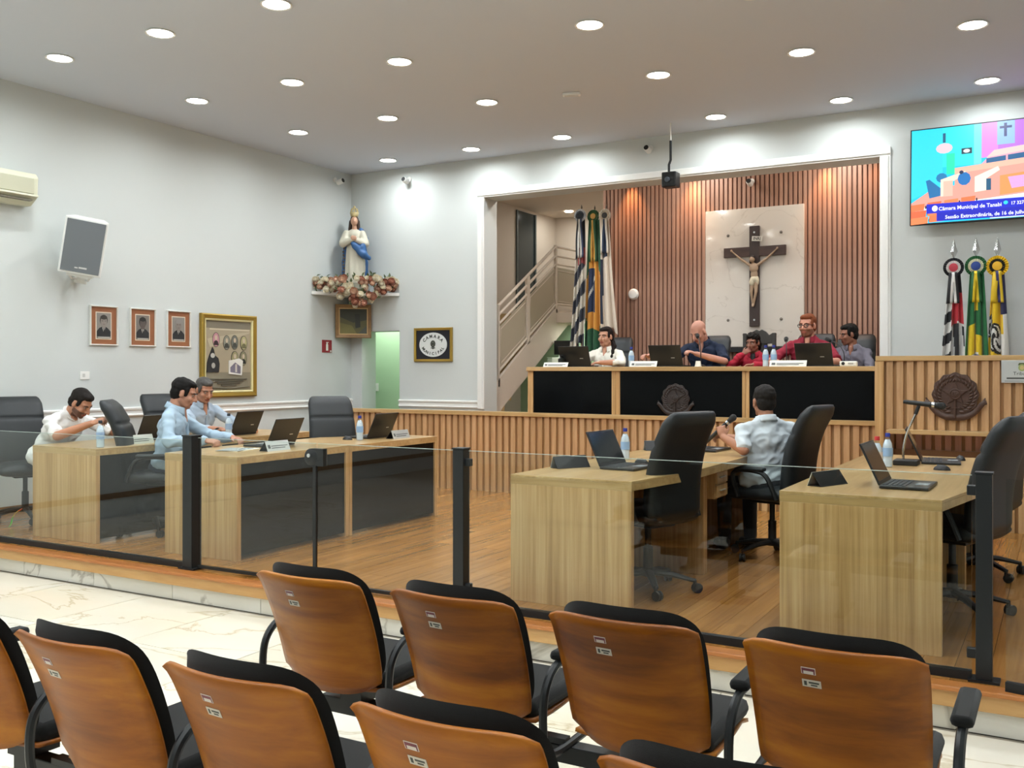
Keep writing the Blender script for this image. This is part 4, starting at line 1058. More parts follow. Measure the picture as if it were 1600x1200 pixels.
for k in range(92):
    s_ = (k / 91 - .5) * 2
    s_ += random.uniform(-.03, .03)
    drop = (1 - abs(s_)) ** 1.2
    x = s_ * .56
    yv = -.12 - .26 * (1 - abs(s_) ** 1.5) + random.uniform(-.05, .05)
    zt = .15 + .03 * random.random(); zb = .02 - .24 * drop * (1 if abs(s_) < .55 else .6)
    z = zb + (zt - zb) * random.random()
    if abs(s_) > .75: z = .04 + .14 * random.random()
    if z < .0: yv -= .06
    rot = Euler((R(90 + random.uniform(-35, 15)), 0, R(random.uniform(-35, 35))))
    link('rose', rm[random.choice((0, 0, 0, 0, 2, 1, 2, 3))], fl, (x, yv - .03 * random.random(), z), rot, (random.uniform(.75, 1.1),) * 3)
    for q in range(4):
        p = Vector((x + random.uniform(-.06, .06), yv + .04 + random.uniform(-.02, .06), z + random.uniform(-.06, .06)))
        m4 = T(*p) @ Euler((random.uniform(-1, 1) + 1.2, random.uniform(-1, 1), random.uniform(0, 6))).to_matrix().to_4x4()
        lv.add([(0, 0, 0), (.018, .03, .006), (0, .07, 0), (-.018, .03, .006), (0, .03, -.004)], [(0, 1, 4), (1, 2, 4), (2, 3, 4), (3, 0, 4)], m4)
lo_ = lv.build('foliage', [pm('5f6b45', .6)], fl, False); lo_['kind'] = 'stuff'
# painting across the corner
t = hang('corner_painting', (LW + .19, BW - .19, 2.06), 45, 'small brown framed landscape painting under the corner shelf', 'picture')
frame(t, .50, .47, .05, .035, wood('picture_moulding', ['7b5b36', '98764a'], (4, 4, 4), .45, freq=4)); frame(t, .41, .38, .018, .03, pm('c8a878', .5), 'inner_frame')
flat(t, 'canvas', [('5c5a38', rect(-.19, .19, -.175, .175)), ('767040', [(-.19, -.175), (.05, -.175), (-.02, -.06), (-.19, -.02)]), ('3a3c30', [(.0, -.02), (.19, .02), (.19, .175), (-.19, .175), (-.19, .06)]), ('2b2e28', [(.03, -.1), (.1, -.08), (.09, .1), (.02, .1)]), ('4d5248', [(.06, -.175), (.19, -.175), (.19, -.05)])], .008)

# ---------------------------------------------------------------- flags
def flag(loc, h, L, w0, w1, label, group, ros, rib, cols, cfn, spear, nfold=3, skew=0.0, pole_z=.65, rr=.085, ph=0.0):
    t = empty('flag', loc, 0, label, 'flag', group)
    MB().tube([(0, .02, .03), (0, .02, h + .03)], .012, 8).build('pole', pm('8a6b45', .4), t)
    MB().lathe([(.11, 0), (.11, .02), (.03, .05), (.02, .06)], 18, c=(0, .02, 0)).build('base', M['black'], t)
    if spear:
        MB().ell((0, .02, h + .06), .028, 12).build('ball', M['chrome'], t)
        MB().add([(0, .02, h + .085), (.034, .02, h + .16), (0, .035, h + .16), (-.034, .02, h + .16), (0, .005, h + .16), (0, .02, h + .29)], [(0, 2, 1), (0, 3, 2), (0, 4, 3), (0, 1, 4), (5, 1, 2), (5, 2, 3), (5, 3, 4), (5, 4, 1)]).build('spearhead', M['chrome'], t, False)
    else:
        MB().lathe([(.014, 0), (.006, .03), (.016, .05), (.004, .07), (.012, .09), (.002, .13)], 8, c=(0, .02, h + .02)).build('finial', pm('4a3f34', .4), t)
    # pleated rosette
    b = MB()
    n = 24
    for ring, (ra, rb, z, mi) in enumerate(((rr * .68, rr, .0, 0), (rr * .42, rr * .7, .008, 1))):
        b.mi = mi
        vs = []; fs = []
        for i in range(n * 2):
            a = math.pi * i / n; q = .006 * (1 if i % 2 else -1)
            for r in (ra, rb): vs.append((r * math.cos(a), -.03 - z + q, h + r * math.sin(a)))
        for i in range(n * 2):
            j = (i + 1) % (n * 2); fs.append((2 * i, 2 * i + 1, 2 * j + 1, 2 * j))
        b.add(vs, fs)
    b.mi = 2; b.lathe([(rr * .46, 0), (rr * .44, .012), (rr * .2, .016)], 18, M4=T(0, -.03, h) @ RX(90))
    b.build('rosette', [pm(c, .6) for c in ros], t)
    # ribbon tails
    for k, s_ in enumerate((-1, 1)):
        def rf(u, v, s_=s_): return (s_ * (.012 + .02 * v) + (u - .5) * .05, -.05 - .012 * math.sin(v * 5 + s_), h - .05 - v * L * .30)
        b = MB().grid(rf, 2, 10, matfn=lambda u, v: 0 if u < .5 else 1)
        b.build('ribbon_tail', [pm(c, .6) for c in rib[k]], t, solid=.002)
    def cf(u, v):
        wv = w0 + (w1 - w0) * v ** .85
        a = u * 2 * math.pi * nfold
        x = (u - .5) * 2 * wv + skew * v * v + .01 * math.sin(a * 1.0 + 1)
        y = -.01 - .035 * math.sin(a + ph + v * 1.2) * (.35 + .65 * v)
        return (x, y, h - .045 - v * L - .05 * math.sin(u * math.pi * 2 + ph) * v)
    b = MB().grid(cf, 36, 90, matfn=cfn)
    b.build('cloth', [pm(c, .75, sheen=.2) for c in cols], t, solid=.002, angle=80)
    return t
def sp(u, v):
    if v < .22: return 0 if (u < .3 or u > .62) else 1
    if .22 < v < .36 and u > .25: return 2 if not (.4 < u < .5 and v > .3) else 1
    return 0 if ((v * 9.5 + u * 1.6) % 2) < 1 else 1
def sp2(u, v):
    if v < .2: return 0 if (u < .45 or u > .8) else 1
    if .12 < v < .5 and u > .62 + .1 * (v < .3): return 2
    if .30 < v < .52 and u > .35: return 2 if (u - .35) * 1.4 + v < .95 else 1
    if u < .42: return 0 if ((v * 10 + u * 1.2) % 2) < 1 else 1
    return 0 if ((u * 5 - v * 1.3) % 2) < 1 else 1
def br1(u, v):
    if v < .28: return 1 if .35 < u < .6 else 0
    if v > .80: return 0
    d = abs(u - .5) * .9 + abs(v - .55) * 1.3
    if .16 < u < .62 and .36 < v < .68: return 3 if (abs(v - .5 + .35 * (u - .4)) < .018) else 2
    if v > .30 and (u > .6 or u < .2 or v < .4 or v > .66) and d < .62: return 1
    return 0
def br2(u, v):
    if v < .42: return 1 if (.35 < u < .62 and v < .40) else 0
    if v > .84 and .18 < u < .85: return 2 if not (abs(u - .45) < .05 and .9 < v < .94) else 3
    if v > .76 and .30 < u < .62: return 3 if v > .82 else 1
    if v > .52 and .12 < u < .52: return 1
    if v > .64 and .52 < u < .72: return 1
    return 0
def wh(u, v):
    if v < .34: return 1 if .25 < u < .62 else 0
    if u < .28 and v < .9: return 1 if (v < .66 and u < .22) or (u < .12) else 0
    if u < .3 and .34 < v < .42: return 2
    return 0
def ye(u, v):
    if u > .72: return 1 if v < .4 else (0 if v < .58 and u < .86 else (2 if (v < .86 or u > .95) else 1))
    def ring(cx, cy, rx, ry):
        d = ((u - cx) / rx) ** 2 + ((v - cy) / ry) ** 2
        return d
    for cx, cy, rx, ry in ((.1, .52, .2, .11), (.44, .67, .3, .15)):
        d = ring(cx, cy, rx, ry)
        if d < 1:
            if d > .72: return 3
            a = math.atan2(v - cy, (u - cx)) * 3 + d * 9
            return 2 if math.sin(a) > -.1 else 3
    return 0
gA = 'flags beside the alcove stairs'; gB = 'flags before the white wall'
flag((-5.47, 11.45, .65), 2.735, 1.66, .055, .10, 'black and white striped flag beside the alcove stairs', gA, ('c9ccd2', '5c6470', '20242c'), (('20242c', 'd0ccc4'), ('d0ccc4', '2c3550')), ('1b2030', 'cfc6b6', '8d2f30'), sp, False, 3, -.05, ph=.5)
flag((-5.305, 11.5, .65), 2.72, 1.80, .075, .145, 'green and yellow flag between two others beside the alcove stairs', gA, ('2c5a38', '3c6a40', 'c89a50'), (('2f5a3a', 'c48f3c'), ('c48f3c', '2f5a3a')), ('1f5334', 'd08f35', '22304f', 'c9c4b8'), br1, False, 3, .0, ph=2)
flag((-5.12, 11.45, .65), 2.71, 1.45, .045, .12, 'white flag nearest the slat wall', gA, ('e0d6c8', 'd9cdb9', '3c3a38'), (('d9cfc0', '20304a'), ('20304a', 'd9cfc0')), ('ddcdbb', '202c42', '4a4a55'), wh, False, 2, .06, ph=1)
flag((-.95, 10.55, .65), 1.74, 1.02, .05, .12, 'black, white and red striped flag nearest the alcove casing', gB, ('1b1c22', 'e4e0dc', 'c03a4a'), (('15171c', 'e4e4e0'), ('e4e4e0', '15171c')), ('17191f', 'dcdcd8', 'b52632'), sp2, True, 3, -.02, rr=.095, ph=.4)
flag((-.75, 10.55, .65), 1.745, 1.02, .06, .115, 'green, yellow and blue flag in the middle before the white wall', gB, ('1d5c30', 'e0dcc0', '1e3f8c'), (('1d5c30', 'e0c020'), ('e0c020', '1d5c30')), ('1d6a3a', 'e2c21e', '1d3580', 'e6e6e2'), br2, True, 3, .0, rr=.1, ph=1.4)
flag((-.562, 10.55, .65), 1.735, 1.02, .05, .105, 'yellow flag with black and white emblem nearest the right edge', gB, ('e2b81e', '2a2620', 'e8b428'), (('e6c22a', 'e6c22a'), ('2c2c60', 'e6c22a')), ('e8bf1c', '28284e', 'e6e4de', '201c18'), ye, True, 2, .0, rr=.1, ph=2.6)

# ---------------------------------------------------------------- things on the desks
def laptop_proto(ang=115):
    t = empty('laptop', (0, 0, 0), 0, 'x', 'laptop', 'black laptops')
    MB().box(-.18, .18, -.12, .12, .002, .018).build('base', M['lap'], t, False, bevel=.004)
    b = MB()
    for r_ in range(5):
        for c_ in range(14): b.box(-.158 + c_ * .0228, -.139 + c_ * .0228, .09 - r_ * .024, .108 - r_ * .024, .018, .0205)
    k = b.build('keyboard', M['keys'], t, False); k['kind'] = 'stuff'
    MB().box(-.055, .055, -.105, -.04, .018, .0188).build('touchpad', M['grey'], t, False)
    m4 = T(0, .118, .018) @ RX(90 - (ang - 90) - 90 + 0) 
    m4 = T(0, .118, .018) @ RX(-(ang - 90))
    l = MB().box(-.18, .18, -.003, .006, 0, .235, m4).build('lid', M['lap'], t, False, bevel=.003)
    MB().box(-.168, .168, -.0042, -.003, .02, .225, m4).build('screen', M['scr'], l, False)
    MB().box(-.10, -.06, .006, .0072, .085, .092, m4).build('badge', M['steel'], l, False)
    return t
lp = laptop_proto()
laps = [(-2.40, 5.74, .75, 86, 'open laptop on the desk with the empty chair right of the gate'), (-7.16, 5.92, .75, -88, 'laptop in front of the person in the white T-shirt'),
        (-7.0, 6.86, .75, -88, 'laptop in front of the person under the gilt picture'), (-5.70, 5.98, .75, -86, 'laptop in front of the person in light blue by the post'),
        (-5.60, 7.16, .75, -88, 'closed-off laptop on the unoccupied desk, lid towards the aisle'), (-2.40, 7.32, .75, 88, 'laptop half hidden behind the empty chair back'),
        (-.72, 5.56, .75, 89, 'open laptop on the nearest desk at the right'), (-.72, 7.12, .75, 96, 'open laptop behind the microphone stand'),
        (-4.78, 9.98, 1.41, 184, 'laptop in front of the person in the white blouse'), (-3.70, 10.0, 1.41, 180, 'laptop in front of the person in navy'), (-2.14, 9.97, 1.41, 178, 'laptop in front of the person in the dark red polo')]
for i, (x, y, z, rz, l) in enumerate(laps):
    if i == 4: l = 'laptop on the unoccupied desk beside a steel nameplate'
    if i == 0: lp.location = (x, y, z); lp.rotation_euler = (0, 0, R(rz)); lp['label'] = l
    else: dup(lp, (x, y, z), R(rz), l)
water = glass('bottle_plastic', (.95, .97, .985))
def bottle_proto(cap, label_c):
    t = empty('water_bottle', (0, 0, 0), 0, 'x', 'bottle', 'plastic water bottles')
    b = MB().lathe([(.026, 0), (.032, .006), (.032, .05), (.030, .058), (.032, .066), (.032, .135), (.028, .155), (.016, .18), (.013, .19), (.013, .2)], 16)
    b.build('bottle', water, t)
    MB().lathe([(.0295, .004), (.0295, .134), (.026, .152), (.0145, .178)], 14).build('water', pm('cfdde6', .15), t)
    MB().lathe([(.0326, .07), (.0326, .125)], 16, caps=False).build('label', pm(label_c, .4), t)
    MB().lathe([(.0155, .195), (.0155, .216), (.014, .219)], 14).build('bottle_cap', pm(cap, .4), t)
    return t
bb = bottle_proto('1f2f8c', '8fb2d8'); bd = bottle_proto('23262c', '9ab4d2'); brd = bottle_proto('c83030', 'd8d0cc')
bots = [(bd, -6.74, 5.16, .75, 'water bottle in front of the person in the white T-shirt'), (bd, -6.80, 6.60, .75, 'water bottle in front of the person under the gilt picture'), (bb, -5.45, 6.85, .75, 'water bottle with blue cap on the unoccupied desk'),
        (bb, -2.66, 6.28, .75, 'water bottle with blue cap behind the open laptop right of the gate'), (brd, -.99, 6.25, .75, 'water bottle with red cap on the right-hand desks'), (bb, -.985, 6.62, .75, 'water bottle with blue cap beside the microphone stand'),
        (bb, -4.12, 9.9, 1.41, 'water bottle between the person in the white blouse and the person in navy'), (bb, -2.66, 9.95, 1.41, 'left of two water bottles by the person in the dark red polo'), (bb, -2.57, 9.92, 1.41, 'right of two water bottles by the person in the dark red polo')]
used = set()
for (pz, x, y, z, l) in bots:
    if id(pz) not in used: pz.location = (x, y, z); pz['label'] = l; used.add(id(pz))
    else: dup(pz, (x, y, z), random.uniform(0, 6), l)
def nameplate(x, y, z, rz, label, front, wd=.25, ht=.075, back='plastic'):
    t = empty('nameplate', (x, y, z), R(rz), label, 'nameplate', 'desk nameplates')
    MB().add([(-wd / 2, -.03, 0), (wd / 2, -.03, 0), (wd / 2, .0, ht), (-wd / 2, .0, ht), (-wd / 2, -.026, 0), (wd / 2, -.026, 0), (wd / 2, .004, ht), (-wd / 2, .004, ht)], [(0, 1, 2, 3), (5, 4, 7, 6), (3, 2, 6, 7), (0, 4, 5, 1), (0, 3, 7, 4), (1, 5, 6, 2)]).build('face', front, t, False)
    MB().box(-wd / 2, wd / 2, -.026, .06, 0, .003).build('foot', M[back], t, False)
    MB().add([(-wd / 2, .055, 0), (wd / 2, .055, 0), (wd / 2, .003, ht * .95), (-wd / 2, .003, ht * .95), (-wd / 2, .06, 0), (wd / 2, .06, 0), (wd / 2, .006, ht * .97), (-wd / 2, .006, ht * .97)], [(0, 3, 2, 1), (4, 5, 6, 7), (3, 7, 6, 2), (0, 1, 5, 4), (0, 4, 7, 3), (1, 2, 6, 5)]).build('rear_face', M[back], t, False)
    m4 = Matrix(((1, 0, 0, 0), (0, .37, -.93, -.0305), (0, .93, .37, 0), (0, 0, 0, 1)))
    b = MB()
    for q, (a, c, d) in enumerate(((-.3, .42, .5), (-.3, .3, .28))): b.box(a * wd, c * wd, d * ht, d * ht + .006, 0, .0008, m4)
    b.box(-.44 * wd, -.34 * wd, .3 * ht, .68 * ht, 0, .0008, m4)
    b.build('inscription', pm('55585a', .5), t, False)
nameplate(-6.83, 5.62, .75, 90, 'pale nameplate on the desk of the person in the white T-shirt', pm('cfd3c8', .4))
nameplate(-5.32, 5.66, .75, 90, 'steel nameplate on the desk of the person in light blue by the post', M['steel'])
nameplate(-5.30, 7.24, .75, 90, 'steel nameplate on the unoccupied desk', M['steel'])
nameplate(-2.76, 5.60, .75, 240, 'black-backed nameplate on the desk right of the gate', M['steel'])
nameplate(-2.74, 7.16, .75, 215, 'black-backed nameplate beside the half hidden laptop', M['steel'])
nameplate(-1.13, 5.44, .75, 248, 'black-backed nameplate on the nearest desk at the right', M['steel'])
nameplate(-3.86, 9.62, 1.41, 0, 'white nameplate in front of the person in navy', M['paper'], .3, .06)
nameplate(-2.35, 9.62, 1.41, 0, 'white nameplate in front of the person in the dark red polo', M['paper'], .36, .06)
nameplate(-4.90, 9.62, 1.41, 0, 'white nameplate at the stair end of the dais desk', M['paper'], .3, .05)
def mouse(x, y, z, rz, l):
    t = empty('computer_mouse', (x, y, z), R(rz), l, 'mouse', 'computer mice')
    b = MB(); b.grid(lambda u, v: (.03 * math.cos(u * 6.283) * math.sin(v * 1.5708), .052 * math.sin(u * 6.283) * math.sin(v * 1.5708), .034 * math.cos(v * 1.5708)), 16, 6, wrap=True)
    b.build('shell', M['plastic'], t); MB().box(-.003, .003, .015, .03, .028, .034).build('wheel', M['grey'], t, False)
mouse(-5.58, 6.84, .75, 90, 'black mouse beside the bottle on the unoccupied desk')
mouse(-.66, 6.58, .75, 80, 'black mouse between the right-hand laptops')
mouse(-2.45, 6.06, .75, 80, 'black mouse behind the open laptop right of the gate')
mouse(-.62, 7.36, .75, 20, 'black mouse beside the farther right-hand laptop')
def pen_mic(t, p0, p1, headr=.024):
    p0, p1 = Vector(p0), Vector(p1); d = (p1 - p0).normalized()
    b = MB().tube([p0, p0 + d * .02, p1 - d * .05, p1 - d * .03], [.011, .014, .017, .019], 12); b.build('handle', M['plastic'], t)
    MB().tube([p1 - d * .062, p1 - d * .045], .0195, 12).build('collar', M['chrome'], t)
    MB().ell(p1, headr, 12).tube([p1 - d * .03, p1], [.02, headr], 12).build('grille', plain('mic_mesh%d' % len(M), '1a1b1c', .6, bump=.8, bscale=900), t)
t = empty('microphone_stand', (-.90, 6.84, .75), 0, 'tabletop gooseneck stand holding a black microphone', 'microphone')
MB().box(-.075, .075, -.075, .075, 0, .035).build('base', M['plastic'], t, False, bevel=.006)
MB().tube(spline([(-.02, 0, .03), (-.02, 0, .1), (.0, .0, .2), (.04, .0, .3), (.06, .0, .345)], 6), .008, 8).build('gooseneck', M['chrome'], t)
MB().tube([(.055, 0, .335), (.075, 0, .39)], .012, 8).build('clip', M['plastic'], t)
pen_mic(t, (-.02, 0, .415), (.215, 0.0, .39))
for (x, y, z, l, hgt, dx) in ((-2.46, 10.0, 1.41, 'black gooseneck microphone in front of the person in the dark red polo', .27, -.05), (-1.9, 10.02, 1.41, 'black gooseneck microphone beside the dais laptop at the right', .26, -.2), (-3.36, 9.98, 1.41, 'black gooseneck microphone beside the person in navy', .32, -.1)):
    t = empty('gooseneck_microphone', (x, y, z), 0, l, 'microphone', 'dais microphones')
    MB().lathe([(.05, 0), (.05, .015), (.02, .025)], 16).build('base', M['plastic'], t)
    p = spline([(0, 0, .02), (0, 0, hgt * .5), (dx * .3, .05, hgt * .85), (dx * .8, .14, hgt)], 5)
    MB().tube(p, .005, 6).build('gooseneck', M['plastic'], t)
    MB().cap(p[-1], Vector(p[-1]) + Vector((dx * .2, .05, .02)), .018, .024, 10).build('windscreen', M['fabric'], t)
t = empty('paper_cup', (-3.30, 9.72, 1.41), 0, 'upturned white paper cup near the person in navy', 'cup')
MB().lathe([(.034, 0), (.024, .06), (.02, .06)], 16).build('cup', M['paper'], t); MB().lathe([(.036, 0), (.036, .005)], 16, caps=False).build('rim', M['paper'], t)
t = empty('tissue_box', (-5.02, 10.02, 1.41), R(8), 'pale tissue box at the stair end of the dais desk', 'box')
MB().box(-.11, .11, -.06, .06, 0, .11).build('box', pm('c3cdbb', .6), t, False, bevel=.003); MB().grid(lambda u, v: ((u - .5) * .09, .02 * math.sin(u * 6), .11 + v * .05 * (1 - abs(u - .5))), 6, 3).build('tissue', M['paper'], t, solid=.002)
t = empty('pump_bottle', (-4.80 - .12, 9.78, 1.41), 0, 'dark pump bottle beside the tissue box', 'bottle')
MB().lathe([(.035, 0), (.035, .09), (.02, .1), (.012, .105)], 14).build('body', pm('10150f', .3), t); MB().tube([(0, 0, .1), (0, 0, .13), (.03, 0, .13)], .006, 6).build('pump', M['dark'], t)
t = empty('desk_device', (-1.80, 9.72, 1.41), 0, 'small white device in front of the person in the grey shirt', 'device')
MB().box(-.08, .08, -.03, .03, 0, .05).build('case', M['paper'], t, False, bevel=.01); MB().lathe([(.016, 0), (.016, .003)], 14, M4=T(-.045, -.03, .028) @ RX(90)).build('lens', M['dark'], t); MB().box(.0, .05, -.0315, -.03, .02, .035).build('display', pm('a9aaa6'), t, False)
t = empty('papers', (-5.62, 5.55, .75), R(-80), 'loose papers and a pen beside the person in light blue by the post', 'paper')
MB().box(-.15, .15, -.1, .1, 0, .004).build('sheet', M['paper'], t, False); MB().box(-.12, .16, -.11, .08, .004, .007, RZ(12)).build('sheet', pm('9aa0a3', .5), t, False); MB().tube([(-.05, .02, .012), (.08, .05, .012)], .004, 6).build('pen', pm('d8d8d4', .3), t)
t = empty('mobile_phone', (-7.02, 6.60, .75), R(-60), 'dark phone near the hands of the person under the gilt picture', 'phone')
MB().box(-.04, .04, -.075, .075, 0, .009, T(0, 0, .03) @ RX(35)).build('case', M['dark'], t, False, bevel=.003); MB().box(-.03, .03, -.06, .01, 0, .006).build('stand', M['plastic'], t, False)
t = empty('lanyard', (-8.03, 5.20, .0), 0, 'rainbow strap hanging beside the far left chair base', 'lanyard')
b = MB(); pts = spline([(.12, .06, .16), (.06, .05, .13), (.02, .04, .08), (.015, .03, .03), (.03, .0, .004)], 6)
b.grid(lambda u, v: Vector(pts[min(len(pts) - 1, int(round(v * (len(pts) - 1))))]) + Vector((0, 0, 0)) + Vector((u - .5) * .022 * Vector((.6, .3, .74))), 1, len(pts) - 1, matfn=lambda u, v: 0 if v < .18 else (1 if v < .4 else 2))
b.build('strap', [pm('e0562a'), pm('d8c020'), pm('4cc828')], t, solid=.002)
t = empty('floor_sign', (-2.05, 2.86, LO), R(2), 'purple and white square marker on the marble floor under the front chair row', 'floor marker')
MB().box(-.22, .22, -.22, .22, .0005, .003).build('sticker', pm('4a3f78', .5), t, False); MB().box(.05, .2, -.2, -.05, .003, .0034).build('symbol', M['paper'], t, False)
# carved wooden chair on the dais
t = empty('carved_chair', (-2.97, 10.85, .65), 0, 'dark carved high-back wooden chair behind the person in the red jacket', 'chair')
cw2 = pm('3a3733', .45)
for s_ in (-1, 1):
    MB().box(s_ * .165 - .02, s_ * .165 + .02, -.02, .02, 0, 1.14).build('back_post', cw2, t, False, bevel=.005); MB().box(s_ * .165 - .02, s_ * .165 + .02, -.42, -.38, 0, .45).build('leg', cw2, t, False)
MB().box(-.2, .2, -.43, .02, .43, .47).build('seat', cw2, t, False, bevel=.006)
pr = [(-.165, 1.02), (.165, 1.02), (.19, 1.13), (.15, 1.14), (.11, 1.115), (.075, 1.155), (.03, 1.18), (0, 1.165), (-.03, 1.18), (-.075, 1.155), (-.11, 1.115), (-.15, 1.14), (-.19, 1.13)]
MB().prism(pr, -.018, .018, Matrix(((1, 0, 0, 0), (0, 0, -1, 0), (0, 1, 0, 0), (0, 0, 0, 1)))).build('crest_rail', cw2, t, False, bevel=.005)
MB().box(-.15, .15, -.012, .012, .86, .90).build('cross_rail', cw2, t, False); MB().box(-.09, .09, -.01, .01, .5, 1.02).build('splat', cw2, t, False)

# cabinet and monitor under the stairs
t = empty('storage_cabinet', (-6.45, 13.1, .65), 0, 'pale green low cabinet under the stairs', 'cabinet')
MB().box(-.28, .28, -.18, .18, 0, .92).build('body', pm('b4cbb0', .6), t, False, bevel=.004)
for s_ in (-1, 1):
    d = MB().box(min(s_ * .005, s_ * .27), max(s_ * .005, s_ * .27), -.195, -.18, .03, .89).build('door', pm('c3d6be', .6), t, False, bevel=.003)
    MB().box(s_ * .03 - .006, s_ * .03 + .006, -.21, -.195, .42, .54).build('handle', M['steel'], d, False)
t = empty('monitor', (-6.5, 13.1, 1.57), 0, 'dark monitor on the cabinet under the stairs', 'monitor')
MB().box(-.2, .2, -.02, .015, .04, .25).build('casing', M['dark'], t, False, bevel=.004); MB().box(-.185, .185, -.022, -.02, .055, .235).build('screen', M['scr'], t, False); MB().box(-.06, .06, -.06, .06, 0, .04).build('foot', M['dark'], t, False)
t = empty('downlight', (-6.25, 13.45, 2.10), 0, 'small added lamp under the stair landing, brightening the green space', 'light')  # added fill lamp, lifts the dark space under the stairs
MB().lathe([(.06, -.012), (.06, 0)], 20).build('diffuser', wm, t)
l = bpy.data.lights.new('led', 'AREA'); l.shape = 'DISK'; l.size = .12; l.energy = 5; l.color = (.95, 1, .93)
lo = bpy.data.objects.new('led', l); COL.objects.link(lo); lo.parent = t; lo.location = (0, 0, -.014)

# ---------------------------------------------------------------- people
def hand(b, w_, f, n, right, curl=30, spread=1.0, k=1.0):
    f = Vector(f).normalized(); n = Vector(n); n = (n - f * n.dot(f)).normalized()
    s = f.cross(n) if right else n.cross(f)
    w_ = Vector(w_)
    rot = Matrix((s, f, n)).transposed()
    b.ell(w_ + f * .045 * k, (.04 * k, .05 * k, .015 * k), 12, rot=rot)
    for i, (o, L) in enumerate(((.030, .066), (.010, .074), (-.010, .07), (-.029, .056))):
        p = w_ + f * .082 * k + s * o * k; d = (f + s * o * 2.2 * spread).normalized()
        a = R(curl * (1 + .12 * i))
        for q, fr in enumerate((.42, .33, .25)):
            d2 = (d * math.cos(a) + n * math.sin(a)).normalized(); n2 = (n * math.cos(a) - d * math.sin(a)).normalized()
            e = p + d2 * L * fr * k; b.cap(p, e, (.0088 - q * .0009) * k, (.0082 - q * .0009) * k, 8)
            p, d, n_keep = e, d2, n2
            n = n2 if q < 2 else n
        n = Vector(rot.col[2])
    p = w_ + f * .03 * k + s * .032 * k; d = (f * .75 + s * .6 + n * .25).normalized()
    e = p + d * .035 * k; b.cap(w_ + f * .015 * k + s * .015 * k, p, .013 * k, .012 * k, 8); b.cap(p, e, .011 * k, .01 * k, 8); d = (f * .95 + s * .15 + n * .3).normalized(); b.cap(e, e + d * .03 * k, .0098 * k, .0085 * k, 8)

